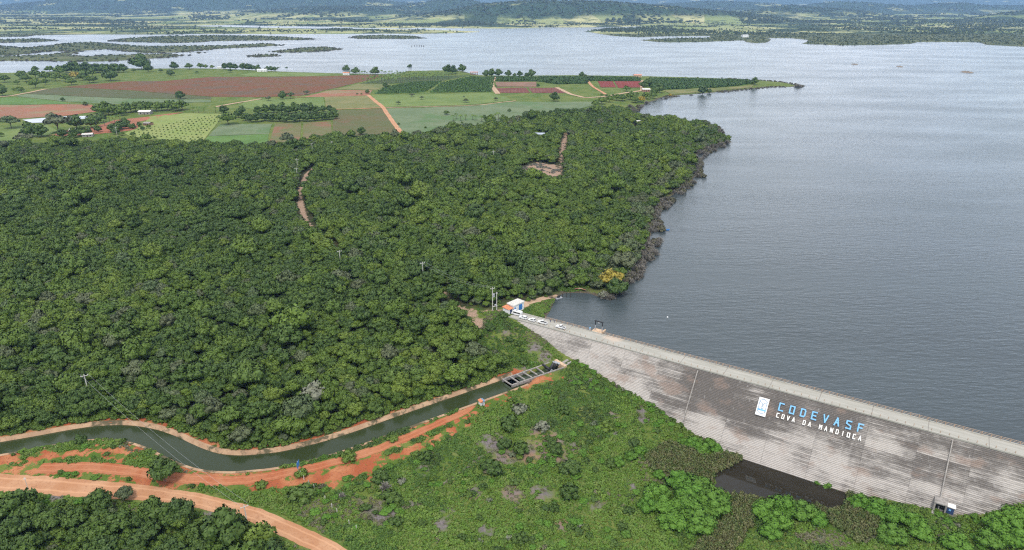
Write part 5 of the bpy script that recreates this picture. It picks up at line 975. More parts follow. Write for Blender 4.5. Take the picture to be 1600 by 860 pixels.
p0, p1 = on_face(1216.6, 641.2), on_face(1339.8, 674); hC = np.linalg.norm(on_face(1219.3, 628.8) - on_face(1216.4, 641.6))
face_word('blue_lettering', 'CODEVASF', p0, p1, hC * .84, np.linalg.norm(p1 - p0) / 7 * .37, .40, M_SKYB, 'sky blue letters reading CODEVASF on the dam face', 7, .5)
q0, q1 = on_face(1213.2, 652), on_face(1341.2, 688); hW = np.linalg.norm(on_face(1217, 645.5) - on_face(1214.6, 652.2))
face_word('white_lettering', 'COVA DA MANDIOCA', q0, q1, hW * .86, np.linalg.norm(q1 - q0) / 15 * .38, .27, M_ROOFW, 'white letters reading COVA DA MANDIOCA on the dam face', 15, .5)
c00, c10, c01 = on_face(1179.8, 647.8), on_face(1195.8, 652), on_face(1186.6, 620.3); bw = np.linalg.norm(c10 - c00); bh = np.linalg.norm(c01 - c00)
BD = empty('emblem_board', tuple(c00), 0, 'tall white board with a pale blue emblem on the dam face', 'board')
def fp(x, y, l): return DC * x * bw + FU * y * bh + FN * l
MB().hexa([fp(0,0,.45), fp(1,0,.45), fp(1,1,.45), fp(0,1,.45)], [fp(0,0,.55), fp(1,0,.55), fp(1,1,.55), fp(0,1,.55)]).build('panel', M_WHITE, BD)
def face_lines(name, polys, th, mat, l, lift=.003):
    b = MB(); j = 0
    for poly in polys:
        for (x0, y0), (x1, y1) in zip(poly[:-1], poly[1:]):
            A, B = fp(x0, y0, 0), fp(x1, y1, 0); d = (B - A) / np.linalg.norm(B - A); sd_ = np.cross(FN, d) * th / 2; A = A - d * th * .4; B = B + d * th * .4; l0 = FN * .54; l1 = FN * (l + lift * (j % 7)); j += 1
            b.hexa([A - sd_ + l0, B - sd_ + l0, B + sd_ + l0, A + sd_ + l0], [A - sd_ + l1, B - sd_ + l1, B + sd_ + l1, A + sd_ + l1])
    b.build(name, mat, BD)
M_EMB = plain('emblem_grey_blue', (.16, .25, .36), .6, .2, .05)
face_lines('emblem', [[(.5,.93),(.85,.82),(.85,.22),(.5,.10),(.15,.22),(.15,.82),(.5,.93)], [(.15,.78),(.40,.70),(.46,.62),(.46,.52),(.38,.44),(.5,.38),(.62,.44),(.54,.52),(.54,.62),(.60,.70),(.85,.78)]], .17, M_EMB, .565)
b = MB(); b.hexa([fp(.08,.28,.54), fp(.92,.28,.54), fp(.92,.37,.54), fp(.08,.37,.54)], [fp(.08,.28,.60), fp(.92,.28,.60), fp(.92,.37,.60), fp(.08,.37,.60)]); b.build('blue_band', M_SKYB, BD)
b = MB(); b.hexa([fp(.2,.31,.59), fp(.36,.33,.59), fp(.36,.345,.59), fp(.2,.36,.59)], [fp(.2,.31,.62), fp(.36,.33,.62), fp(.36,.345,.62), fp(.2,.36,.62)]); b.build('fish_mark', M_NAVY, BD)

# gallery portal and hut at the toe
HEAD = math.atan2(DC[1], DC[0])
def at_toe(u, v): return on_face(u, v)
p = at_toe(1467, 797.5); pz = p[2]
G_ = empty('gallery_portal', (p[0], p[1], pz), HEAD, 'grey concrete portal with a dark opening at the dam toe', 'portal')   # local x along the crest, y towards the dam
for x in (-1.55, 1.15): MB().box(x, x + .4, -1.0, 2.6, -.8, 2.6).build('jamb', M_CONCD, G_, bevel=.03)
MB().box(-1.62, 1.62, -1.05, 2.6, 2.602, 3.0).build('lintel', M_CONCD, G_, bevel=.03); MB().box(-1.148, 1.148, .3, .5, -.8, 2.598).build('dark_recess', M_BLACK, G_); MB().box(-1.7, 1.7, -2.4, -1.06, -1.2, .05).build('apron', M_CONCD, G_)  # black plate stands in for the shade inside the opening
p = at_toe(1483.5, 800)
Hh = empty('valve_hut', (p[0], p[1], p[2]), HEAD, 'small dark blue hut with white roof beside the portal', 'hut')
MB().box(-1.0, 1.0, -.8, 2.0, -.9, 2.0).build('wall', M_CONCD, Hh); MB().box(-1.15, 1.15, -.95, 1.0, 2.003, 2.15).build('roof', M_ROOFW, Hh, bevel=.02); MB().box(-.85, .85, -.87, -.803, -.1, 1.7).build('door', M_NAVY, Hh); MB().box(-.35, .15, -.92, -.872, .9, 1.4).build('panel', M_SKYB, Hh)

# pump house at the left end
zr = 3.0
def P2(u, v, z): return at(u, v, z)[:2]
d_, c_2, b_2, a_2 = P2(802.8, 478, 6.1), P2(819, 471, 6.1), P2(805.7, 467, 6.1), P2(791, 476, 6.1)
e1 = (c_2 - d_) / np.linalg.norm(c_2 - d_); e2 = np.array([-e1[1], e1[0]]); Lh = (np.linalg.norm(c_2 - d_) + np.linalg.norm(b_2 - a_2)) / 2; Wh = abs((a_2 - d_) @ e2)
PHA = math.atan2(e1[1], e1[0]); print('pump house', Lh, Wh, PHA, d_)
PH = empty('pump_house', (d_[0], d_[1], zr - .2), PHA, 'small white building with flat roof and blue doors at the dam end', 'building')
Wh = max(4.0, min(Wh, 6.5)); o2 = .25
MB().box(o2, Lh - o2, o2, Wh - o2, -1.0, 2.95).build('wall', M_WHITE, PH); MB().box(0, Lh, 0, Wh, 2.953, 3.2).build('roof', M_ROOFW, PH, bevel=.03); MB().box(-.05, Lh + .05, -.05, Wh + .05, 3.203, 3.26).build('roof_edge', M_CONC, PH)
xd = lambda u, v: float((P2(u, v, zr + .2) - d_) @ e1)
MB().box(Lh * .10, Lh * .22, o2 - .06, o2 - .003, .1, 2.1).build('door', M_BLUE, PH); g = MB().box(Lh * .50, Lh * .80, o2 - .06, o2 - .003, .1, 2.5).build('shutter_door', M_BLUE, PH); b = MB()
for k in range(6): b.box(Lh * .50 + .05, Lh * .80 - .05, o2 - .075, o2 - .061, .35 + k * .36, .41 + k * .36)
b.build('slats', M_NAVY, g)
d_3 = P2(795.2, 484, 5.3)
AN = empty('annex', (d_3[0], d_3[1], zr - .2), PHA, 'low annex with orange tiled roof against the white building', 'building'); La = 2.7; Wa = 3.6
MB().box(.15, La, .15, Wa - .15, -1.6, 2.25).build('wall', M_WHITE, AN); MB().hexa([(-.1,-.1,2.253),(La-.003,-.1,2.253),(La-.003,Wa+.1,2.253),(-.1,Wa+.1,2.253)], [(-.1,-.1,2.40),(La-.003,-.1,2.40),(La-.003,Wa+.1,2.75),(-.1,Wa+.1,2.75)]).build('roof', M_TILE, AN); MB().box(.8, 1.9, .08, .147, .1, 2.0).build('door', M_NAVY, AN)

# vehicles
def cyl_y(b, x, y0, y1, z, r, n=16):
    return b.add([(x + r * math.cos(2*math.pi*k/n), y, z + r * math.sin(2*math.pi*k/n)) for y in (y0, y1) for k in range(n)], [tuple(range(n)), tuple(reversed(range(n, 2*n)))] + [(k, (k+1) % n, (k+1) % n + n, k + n) for k in range(n)])
def vehicle(kind, s, off, label, flip=False):
    p = dam(s, off, 3.0); t = empty('parked_van' if kind == 'van' else 'pickup_truck' if kind == 'pickup' else 'parked_car', tuple(p), HEAD + (0 if flip else math.pi), label, 'van' if kind == 'van' else 'pickup' if kind == 'pickup' else 'car', 'white vehicles parked on the dam crest'); t.scale = (.78, .78, .78)
    if kind == 'van':
        hw = .98; ax = 1.75; wr = .36
        MB().prism([(-2.9,.38),(2.85,.38),(2.92,.85),(2.55,1.15),(1.95,2.25),(1.6,2.42),(-2.75,2.45),(-2.92,2.2)], -hw, hw).build('body', M_WHITE, t, bevel=.05)
        for sgn in (-1, 1):
            y = sgn * (hw + .004); MB().box(-2.6, 1.55, min(y, y + sgn * .012), max(y, y + sgn * .012), 1.25, 1.95).build('window', M_GLASS, t)
        MB().hexa([(2.575,-.85,1.2),(2.575,.85,1.2),(2.03,.85,2.17),(2.03,-.85,2.17)], [(2.60,-.85,1.21),(2.60,.85,1.21),(2.055,.85,2.18),(2.055,-.85,2.18)]).build('windscreen', M_GLASS, t); MB().box(-.4, .4, -.4, .4, 2.46, 2.6).build('roof_vent', M_GREY, t, bevel=.03)
        fx, lz = 2.86, .78
    else:
        hw = .9; ax = {'pickup': 1.6, 'suv': 1.38, 'hatch': 1.25}[kind]; wr = .38 if kind != 'hatch' else .32; h = .12 if kind != 'hatch' else 0
        fl = {'pickup': 2.6, 'suv': 2.3, 'hatch': 1.95}[kind]
        if kind == 'pickup':
            MB().prism([(-.72,.42),(fl-.05,.42),(fl,.85),(fl-.2,1.08),(.95,1.18),(-.72,1.2)], -hw, hw).build('body', M_WHITE, t, bevel=.05)
            MB().prism([(.95,1.2),(.35,1.78),(-.55,1.8),(-.72,1.2)], -.76, .76).build('cab_glass', M_GLASS, t, bevel=.03); MB().box(-.62, .42, -.74, .74, 1.803, 1.87).build('roof', M_WHITE, t, bevel=.03)
            bb = MB(); bb.box(-2.6, -.75, -hw, hw, .5, .78)
            for y in (-hw, hw - .08): bb.box(-2.6, -.75, y, y + .08, .783, 1.18)
            bb.box(-2.6, -2.52, -hw + .083, hw - .083, .783, 1.18); bb.box(-.83, -.75, -hw + .083, hw - .083, .783, 1.18); bb.build('cargo_bed', M_WHITE, t); MB().box(-2.5, -.85, -hw + .1, hw - .1, .79, .83).build('bed_liner', M_BLACK, t)
        else:
            k = fl - 2.3; MB().prism([(-fl+.05,.40),(fl-.05,.40),(fl,.75),(fl-.15,.95+h),(.95+k*.5,1.05+h),(-fl+.08,1.08+h),(-fl,.7)], -hw, hw).build('body', M_WHITE, t, bevel=.06)
            MB().prism([(.95+k*.5,1.07+h),(.25,1.52+h),(-fl+.55,1.55+h),(-fl+.15,1.08+h)], -.78, .78).build('cabin_glass', M_GLASS, t, bevel=.03); MB().box(-fl+.5, .32, -.74, .74, 1.553+h, 1.62+h).build('roof', M_WHITE, t, bevel=.03)
            for sgn in (-1, 1):
                for x in (-.45, -fl + .62): MB().hexa([(x-.06,sgn*.783-.02,1.07+h),(x+.06,sgn*.783-.02,1.07+h),(x+.06,sgn*.783+.02,1.07+h),(x-.06,sgn*.783+.02,1.07+h)], [(x-.06,sgn*.783-.02,1.56+h),(x+.06,sgn*.783-.02,1.56+h),(x+.06,sgn*.783+.02,1.56+h),(x-.06,sgn*.783+.02,1.56+h)]).build('pillar', M_WHITE, t)
        fx, lz = fl - .06, .78
    for sx in (-1, 1):
        for sy in (-1, 1):
            y = sy * (hw - .12); w = MB(); cyl_y(w, sx * ax, y - .12, y + .13 if sy > 0 else y + .12, wr, wr); wo = w.build('wheel', M_RUBBER, t, bevel=.02); r_ = MB(); cyl_y(r_, sx * ax, y + sy * .125, y + sy * .15, wr, wr * .6); r_.build('rim', M_GREY, wo)
    for sy in (-1, 1):
        MB().box(fx - .05, fx + .07, sy * .62 - .17, sy * .62 + .17, lz - .08, lz + .08).build('headlight', M_LAMP, t); bx_ = -2.63 if kind == 'pickup' else -2.93 if kind == 'van' else -fl - .02
        MB().box(bx_, bx_ + .1, sy * .75 - .09, sy * .75 + .09, lz - .05, lz + .2).build('tail_light', M_RED, t)
def crest_xy(u, v): P = at(u, v, 3.0); return s_of(P), float(np.clip(o_of(P), 1.6, 4.6))
for kind, u, v, lab in [('van', 807.5, 492.3, 'white minibus with dark side windows parked in front of the white building'), ('suv', 817.5, 498.6, 'white estate car parked just behind the minibus'), ('hatch', 831, 502.3, 'small white hatchback, third vehicle from the pump house'), ('pickup', 847.5, 506.0, 'white pickup with two people standing at its tail'), ('pickup', 876, 513.2, 'white pickup with dark bed parked apart on the crest')]:
    s, o = crest_xy(u, v); vehicle(kind, s, o, lab)

# people at the lake side behind the fourth vehicle
def person(loc, rz, shirt, label):
    t = empty('person', loc, rz, label, 'person', None); t.scale = (.85, .85, .85)
    J = [(0,0,.95),(0,0,1.2),(0,0,1.42),(0,0,1.52),(0,.02,1.66),(0,.02,1.74), (-.17,0,1.40),(-.24,.02,1.12),(-.22,.14,.90), (.17,0,1.40),(.24,.02,1.12),(.22,.14,.90), (-.09,0,.88),(-.10,.02,.48),(-.11,0,.06),(-.11,.13,.03), (.09,0,.88),(.10,.02,.48),(.11,0,.06),(.11,.13,.03)]
    Rr = [.14,.13,.13,.055,.10,.075, .06,.045,.035, .06,.045,.035, .09,.062,.045,.04, .09,.062,.045,.04]; E = [(0,1),(1,2),(2,3),(3,4),(4,5),(2,6),(6,7),(7,8),(2,9),(9,10),(10,11),(0,12),(12,13),(13,14),(14,15),(0,16),(16,17),(17,18),(18,19)]
    def skin(name, idx, grow, mat):
        m = {j: k for k, j in enumerate(idx)}; me = bpy.data.meshes.new(name); me.from_pydata([J[j] for j in idx], [(m[a], m[b]) for a, b in E if a in m and b in m], [])
        bm = bmesh.new(); bm.from_mesh(me); ly = bm.verts.layers.skin.verify(); bm.verts.ensure_lookup_table()
        for k, j in enumerate(idx): bm.verts[k][ly].radius = (Rr[j] + grow, Rr[j] + grow); bm.verts[k][ly].use_root = (k == 0)
        bm.to_mesh(me); bm.free(); o = link(name, me, mat, t)
        o.modifiers.new('skin', 'SKIN').use_smooth_shade = True; o.modifiers.new('sub', 'SUBSURF').levels = 1; return o
    skin('body', list(range(20)), 0, SKIN); skin('shirt', [0,1,2,6,7,9,10], .018, shirt); skin('trousers', [0,12,13,14,16,17,18], .016, M_NAVY); MB().tube([(0,.02,1.70),(0,.01,1.80),(0,0,1.83)], .10, 10, .05).build('cap', M_WHITE, t, smooth=True)
SKIN = plain('skin', (.30, .17, .11), .6, .3, .05)
s, o = crest_xy(852, 503); person(tuple(dam(s + 1.9, 4.6, 3.0)), HEAD + .6, M_BLACK, 'person in dark shirt and white cap nearer the pickup tail'); person(tuple(dam(s + 3.4, 5.0, 3.0)), HEAD + 2.4, M_NAVY, 'person in navy clothes and white cap by the railing')

# intake platform and hoist frame
sm = (sg0 + sg1) / 2; IP = empty('intake_platform', tuple(dam(sm, 6.0, 0)), HEAD, 'tan concrete intake platform jutting into the lake', 'platform')
MB().box(-2.3, 2.3, .13, 3.4, 2.75, 3.05).build('deck', M_TAN, IP, bevel=.03); MB().box(-1.9, 1.9, .13, 3.0, -7, 2.747).build('pier', M_CONCD, IP); MB().box(1.9, 2.3, .13, 3.4, 3.053, 3.6).build('side_wall', M_TAN, IP)
HF = empty('hoist_frame', tuple(dam(sm, 7.8, 3.05)), HEAD, 'dark steel hoist frame standing on the intake platform', 'hoist frame')
for x in (-1.45, 1.45):
    MB().box(x - .13, x + .13, -.13, .13, 0, 2.2).build('lower_leg', M_GREY, HF); MB().box(x - .15, x + .15, -.15, .15, 2.203, 3.7).build('upper_leg', M_BLACK, HF)
MB().box(-1.75, 1.75, -.2, .2, 3.703, 4.1).build('top_beam', M_BLACK, HF, bevel=.04); MB().box(-.3, .3, -.24, .24, 3.2, 3.70).build('hoist', M_GREY, HF)
CB = empty('control_box', tuple(dam(sm - 2.9, 6.4, 3.0)), HEAD, 'small blue control box beside the hoist frame', 'box'); MB().box(-.25, .25, -.2, .2, .3, 1.3).build('cabinet', M_SKYB, CB, bevel=.02); MB().box(-.06, .06, -.06, .06, 0, .297).build('stand', M_GREY, CB)

# outlet box of the canal
OB = empty('outlet_channel', (0, 0, 0), 0, 'concrete outlet channel crossed by thin beams at the canal head', 'channel'); zt = ZL + .35
def wall_line(uvs, th, z1, mat, name, side=1):
    pts = ats(uvs, z1); b = MB()
    for a, c in zip(pts[:-1], pts[1:]):
        d = (c - a) / np.linalg.norm(c - a); n = np.array([-d[1], d[0], 0]) * th * side; A, B = a - d * .05, c + d * .05; lo = np.array([0, 0, -6.0])
        b.hexa([A + lo, B + lo, B + n + lo, A + n + lo], [A, B, B + n, A + n])
    return b.build(name, mat, OB)
wall_line([(799,601),(850,583.5),(882,573)], .45, zt, M_CONCD, 'wall', -1); wall_line([(785.5,593),(838,574.5),(864,565)], .45, zt, M_CONCD, 'wall', 1)
for (a, c) in zip([(565,350),(645,325),(712,300),(780,280),(855,260),(920,232)], [(660,410),(738,385),(800,355),(870,330),(930,305),(1000,288)]):
    A = at(700 + a[0] / 6.667, 540 + a[1] / 6.667, zt + .12); B = at(700 + c[0] / 6.667, 540 + c[1] / 6.667, zt + .12); MB().beam(A, B, .42, .3).build('beam', M_CONCD, OB)
ew = [at(866, 563, zt + 1.0), at(882, 573, zt + .4)]; dq = (ew[1] - ew[0]); dq[2] = 0; dq /= np.linalg.norm(dq); nq = np.array([dq[1], -dq[0], 0])
if nq @ DC < 0: nq = -nq
MB().hexa([ew[0] + [0,0,-6], ew[1] + [0,0,-6], ew[1] + nq * 1.3 + [0,0,-6], ew[0] + nq * 1.3 + [0,0,-6]], [ew[0], ew[1], ew[1] + nq * 1.3, ew[0] + nq * 1.3]).build('end_wall', M_TAN, OB)
sl = [at(876,567,zt+.3), at(885,571.5,zt+.1), at(893,565.5,zt+.3), at(886,561,zt+.6)]; MB().hexa([q + [0,0,-2] for q in sl], sl).build('apron', M_CONCD, OB)
Qw = [at(u, v, ZW) for u, v in [(786,597),(800,607),(884,576),(866,566)]]; tag(MB().add(Qw, [(0,1,2,3)]).build('channel_water', M_CANALW), 'dark water inside the outlet channel', 'channel water', kind='structure')
for (u0, v0, z0), (u1, v1, z1), r, lab in [((857,582,-5.4),(866,566,-1.6),.55,'left black pipe rising from the channel head'), ((862,579,-5.2),(869,566.5,-1.4),.5,'middle black pipe rising from the channel head'), ((848,570,-4.2),(862,579.5,-4.6),.45,'black pipe lying across the channel head'), ((868,577,-5),(873,568,-2),.4,'short black pipe against the tan end wall')]:
    a, c = at(u0, v0, z0), at(u1, v1, z1); t = empty('outlet_pipe', tuple(a), 0, lab, 'pipe'); MB().tube([(0, 0, 0), tuple(c - a)], r, 12).build('barrel', M_BLACK, t, smooth=True); d = Vector(c - a).normalized(); MB().tube([tuple(Vector(c - a) - d * .15), tuple(Vector(c - a) + d * .12)], r * 1.2, 12).build('flange', M_GREY, t)

# kiosk, sign, posts, poles, cables
p = hit(752.5, 633.5); K_ = empty('gauge_kiosk', (p[0], p[1], p[2] - .1), .5, 'small white kiosk with orange and blue roof beside the canal track', 'kiosk'); MB().box(-.75, .75, -.75, .75, 0, 1.75).build('wall', M_WHITE, K_, bevel=.02); MB().hexa([(-.95,-.95,1.753),(.1,-.95,1.753),(.1,.95,1.753),(-.95,.95,1.753)], [(-.95,-.95,1.95),(.1,-.95,2.3),(.1,.95,2.3),(-.95,.95,1.95)]).build('roof', M_TILE, K_); MB().hexa([(.103,-.95,1.753),(.95,-.95,1.753),(.95,.95,1.753),(.103,.95,1.753)], [(.103,-.95,2.3),(.95,-.95,1.95),(.95,.95,1.95),(.103,.95,2.3)]).build('roof', M_EMB, K_); MB().box(-.35, .35, -.80, -.753, .5, 1.5).build('door', M_GREY, K_)
p = hit(466.5, 736); S_ = empty('blue_sign', (p[0], p[1], p[2] - .1), 1.55, 'narrow blue signboard on a grey post beside the red track', 'sign'); MB().box(-.08, .08, -.08, .08, 0, 3.4).build('post', M_GREY, S_); MB().box(-1.0, .9, -.14, -.083, 1.5, 3.3).build('board', M_BLUE, S_)
fpm = MB().hexa([(-.09,-.09,-.2),(.09,-.09,-.2),(.09,.09,-.2),(-.09,.09,-.2)], [(-.07,-.07,1.5),(.07,-.07,1.5),(.07,.07,1.5),(-.07,.07,1.5)]).mesh('fence_post', bevel=.012); fpm.materials.append(M_CONC)
for u, v in [(470,743),(475,750),(483,757),(491,764),(508,782),(519,794),(527,802),(546,820),(557,828)]:
    p = hit(u, v); o = link('fence_post', fpm, None, None, tuple(p), random.uniform(0, 1)); o.rotation_euler = (random.uniform(-.05, .05), random.uniform(-.05, .05), random.uniform(0, 1.5)); tag(o, 'pale concrete fence post in the line running down from the red ground', 'fence post', 'pale fence posts in the grass')
TOPS = {}
def pole(key, u, vtop, h, rz, label, arm=1.8, lean=0.0, thick=.13):
    p = hit(u, vtop, h); t = empty('utility_pole', (p[0], p[1], p[2] - .3), rz, label, 'utility pole'); t.rotation_euler = (lean, 0, rz); MB().tube([(0,0,0),(0,0,h+.3)], thick * 1.25, 8, thick * .85).build('pole', M_CONC, t)
    MB().box(-arm / 2, arm / 2, -.18, -.06, h - .35, h - .2).build('crossarm', M_CONC, t)
    for x in (-arm * .45, 0.0, arm * .45): MB().tube([(x,-.12,h-.197),(x,-.12,h+.1)], .07, 8, .04).build('insulator', M_WHITE, t)
    TOPS[key] = (p, h, rz, arm)
pole('a', 131, 585, 9, .6, 'grey power pole in the forest above the canal bend', 2.2); pole('b', 381, 789, 8.5, .6, 'power pole between pale road and lower thicket', 2.0); pole('c', 530, 391, 9, .4, 'power pole at the bend of the forest track', 2.2); pole('d', 660, 409.5, 10, .4, 'power pole in the forest above the pump house', 2.2); pole('e', 463.5, 248, 10, .2, 'upper power pole beside the bare forest track', 2.6); pole('f', 463, 262, 9, .2, 'lower power pole beside the bare forest track', 2.6)
pole('g', 771, 235.5, 10, .3, 'power pole near the far end of the forest', 2.6); pole('h', 412.5, 442, 8.5, .5, 'power pole half hidden in the middle of the forest', 1.8); pole('i', 180, 198, 10, .3, 'power pole beside the red farmyard', 2.6); pole('j', 487, 224, 9, .3, 'power pole at the forest edge under the half bare fields', 2.2); pole('k', 518, 221, 9, .3, 'second power pole at the forest edge by the striped field', 2.2); pole('l', 38, 760-14, 5.0, .6, 'thin post beside the pale road at far left', .5, 0, .07)
pole('m', 769.3, 449, 10.5, .5, 'taller pole of the transformer pair by the pump house', 1.9); pole('n', 776, 456.5, 8.5, .5, 'shorter pole of the transformer pair by the pump house', .8)
p, h, rz, arm = TOPS['m']; T_ = empty('transformer', (p[0] + .55, p[1] - .35, p[2] + 6.4), .5, 'grey transformer drum hung on the taller pole', 'transformer'); MB().tube([(0,0,0),(0,0,1.3)], .42, 14).build('tank', M_GREY, T_, bevel=.03)
for x in (-.2, .2): MB().tube([(x,0,1.31),(x,0,1.65)], .06, 8, .04).build('bushing', M_WHITE, T_)
TB = empty('transformer_rack', (p[0] + .1, p[1], p[2] + 1.8), .5, 'low crosspiece tying the transformer poles together', 'rack'); MB().box(-.2, 2.1, -.1, .1, 0, .28).build('bar', M_CONC, TB); MB().box(.9, 1.5, -.35, .35, .283, .9).build('meter_box', M_GREY, TB)
def cable(a, c, sag, label):
    A, ha, ra, aa = TOPS[a]; B, hb, rb, ab = TOPS[c]
    for sx in (-.45, .45):
        P0 = np.array([A[0] + math.cos(ra) * aa * sx, A[1] + math.sin(ra) * aa * sx, A[2] + ha + .1]); P1 = np.array([B[0] + math.cos(rb) * ab * sx, B[1] + math.sin(rb) * ab * sx, B[2] + hb + .1]); pts = []
        for k in range(15):
            f = k / 14; q = P0 * (1 - f) + P1 * f; q[2] -= sag * 4 * f * (1 - f); pts.append(tuple(q))
        tag(MB().tube(pts, .022, 4).build('power_cable', M_GREY), label, 'cable', 'cables ' + label.split(' slung ')[-1])
cable('a', 'b', 2.2, 'thin grey cable slung across the canal bend'); cable('m', 'd', 2.5, 'thin grey cable slung from the transformer into the forest')

# dry brush fence across the slope
fl_ = smooth_line(area([(628,803),(655,785),(685,761),(713,743),(735,727),(752,714),(774,703)]), 10); V = []; F = []; gg = random.Random(5); b = MB()
for q in fl_:
    z0 = float(hs(q)[0])
    for k in range(5):
        a = Vector((q[0] + gg.uniform(-.4, .4), q[1] + gg.uniform(-.4, .4), z0 + gg.uniform(-.1, .3))); d = Vector((gg.uniform(-1, 1), gg.uniform(-1, 1), gg.uniform(-.1, .6))); b.beam(a - d * .5, a + d * .5, .12, .10)
tag(b.build('brush_fence', plain('dry_brush', (.16, .15, .11), .95, .1, .4, 3)), 'dry brush fence running diagonally up the grass slope', 'fence')

# lakeside odds and ends near the path
p = at(873, 466.5, 0); RF = empty('pump_raft', (p[0], p[1], 0), .5 + 0.0, 'small grey pump raft with dark engine moored at the path end', 'raft'); MB().box(-1.6, 1.6, -.7, .7, -.1, .4).build('float', M_GREY, RF, bevel=.12); MB().box(-.7, .5, -.35, .35, .403, 1.1).build('engine', M_BLACK, RF, bevel=.05); MB().tube([(-.6,0,.9),(-2.4,.6,.8),(-4.0,1.2,.7)], .13, 8).build('hose', M_BLACK, RF)
for u, v, lab in [(879, 464.5, 'dark post in the shallows nearest the pump raft'), (885, 464, 'dark post in the shallows, middle of three'), (891.5, 464, 'dark post in the shallows farthest from the raft')]:
    p = at(u, v, 0); t = empty('mooring_post', (p[0], p[1], -1.0), 0, lab, 'post'); MB().tube([(0,0,0),(.05,0,2.7)], .16, 8, .12).build('shaft', M_WOOD, t); MB().tube([(.05,0,2.7),(.05,0,2.85)], .15, 8, .09).build('cap', M_BLACK, t)
for k, (u, v, rz, lab) in enumerate([(900,452.5,.3,'left broken brick slab tilted into the lake corner'), (906,452,.1,'middle broken brick slab in the lake corner'), (912,453.5,-.2,'right broken brick slab in the lake corner')]):
    p = hit(u, v); t = link('broken_slab', MB().box(-.9, .9, -1.3, 1.3, -.15, .15).mesh('broken_slab', bevel=.04), M_BRICK if k != 1 else M_TAN, None, (p[0], p[1], p[2] + .35)); t.rotation_euler = (-.4, .12 * k, rz); tag(t, lab, 'slab')
p = at(1040, 360, 0); BT = empty('rowing_boat', (p[0], p[1], 0), .15, 'little blue boat off the wooded shore', 'boat'); MB().hexa([(-1.8,-.45,-.1),(1.9,-.2,-.1),(1.9,.2,-.1),(-1.8,.45,-.1)], [(-2,-.75,.5),(2.5,-.15,.6),(2.5,.15,.6),(-2,.75,.5)]).build('hull', M_BLUE, BT); MB().box(-.6, -.2, -.6, .6, .503, .56).build('thwart', M_WOOD, BT)
p = at(1043, 496, 0); BY = empty('buoy', (p[0], p[1], 0), 0, 'small white buoy floating off the dam', 'buoy'); MB().tube([(0,0,-.3),(0,0,-.1),(0,0,.2),(0,0,.35)], .42, 12, .2).build('float', M_WHITE, BY, smooth=True); MB().tube([(0,0,.3),(0,0,.7)], .05, 6).build('staff', M_GREY, BY)
def rock(u, v, wpx, lab):
    p = at(u, v, 0); w = wpx * math.dist(p, (0, 0, CAMH)) / FPX; b = MB(); nu, nv = 14, 6; g = random.Random(u)
    V = [(0, 0, w * .12)]; F = []
    for j in range(1, nv):
        for i in range(nu): a = 2*math.pi*i/nu; r = w / 2 * (j / (nv - 1)) * g.uniform(.8, 1.15); V.append((math.cos(a) * r, math.sin(a) * r * 1.6, w * .12 * (1 - (j / (nv - 1)) ** 2) * g.uniform(.6, 1.3) - .3 * (j == nv - 1)))
    F += [(0, 1 + i, 1 + (i + 1) % nu) for i in range(nu)]; F += [(1+(j-1)*nu+i, 1+j*nu+i, 1+j*nu+(i+1) % nu, 1+(j-1)*nu+(i+1) % nu) for j in range(1, nv-1) for i in range(nu)]
    tag(b.add(V, F).build('rock', plain('lake_rock', (.20, .165, .13), .9, .1, .3, .4), None, (p[0], p[1], 0), smooth=True), lab, 'rock')
rock(1511, 113.5, 13, 'brown rock islet alone in the open lake at right'); rock(1406, 104.5, 8, 'tiny rock islet left of the brown one'); rock(1335, 101, 8, 'faint low rock far out in the lake')
st = MB().tube([(0,0,-1),(0,0,3.2)], 1.1, 8, .8).mesh('mooring_stake'); st.materials.append(M_WOOD)
for u, v in [(643.5,73),(648,72.7),(651.5,72.7),(655,72.7),(658.5,72.7),(662,73)]:
    p = at(u, v, 0); tag(link('mooring_stake', st, None, None, tuple(p)), 'dark stake in the row standing out in the lake', 'stake', 'stakes in the open lake')

# houses
def house(name, u, v, wpx, dep, h, roofm, wallm, label, rz=0.0, gable=.9, cat='house', dz=0.0):
    p = hit(u, v) if v > 75 else at(u, v, 2.0); w = wpx * math.dist(p, (0, 0, CAMH)) / FPX; t = empty(name, (p[0], p[1], p[2] + dz), rz, label, cat); x = w / 2; y = dep / 2
    MB().box(-x, x, -y, y, -.6, h).build('wall', wallm, t); o = .4
    MB().add([(-x-o,-y-o,h),(x+o,-y-o,h),(x+o,y+o,h),(-x-o,y+o,h),(-x-o,0,h+gable),(x+o,0,h+gable),(-x-o,-y-o,h+.16),(x+o,-y-o,h+.16),(x+o,y+o,h+.16),(-x-o,y+o,h+.16),(-x-o,0,h+gable+.16),(x+o,0,h+gable+.16)], [(0,1,5,4),(4,5,2,3),(6,10,11,7),(10,9,8,11),(0,6,7,1),(2,8,9,3),(0,4,10,6),(4,3,9,10),(1,7,11,5),(5,11,8,2)]).build('roof', roofm, t)
    MB().box(-.5, .5, -y - .06, -y - .003, 0, min(2.1, h - .3)).build('door', M_WOOD, t)
    for sx in (-1, 1): MB().box(sx * x * .6 - .6, sx * x * .6 + .6, -y - .05, -y - .003, .9, min(1.9, h - .4)).build('window', M_GLASS, t)
M_BROWNW = plain('brown_wall', (.30, .17, .12), .9, .1, .2); M_SLATE = plain('blue_grey_roof', (.34, .38, .44), .5, .3, .15, 1.0); M_PINKR = plain('pink_tiles', (.55, .24, .17), .8, .2, .15)
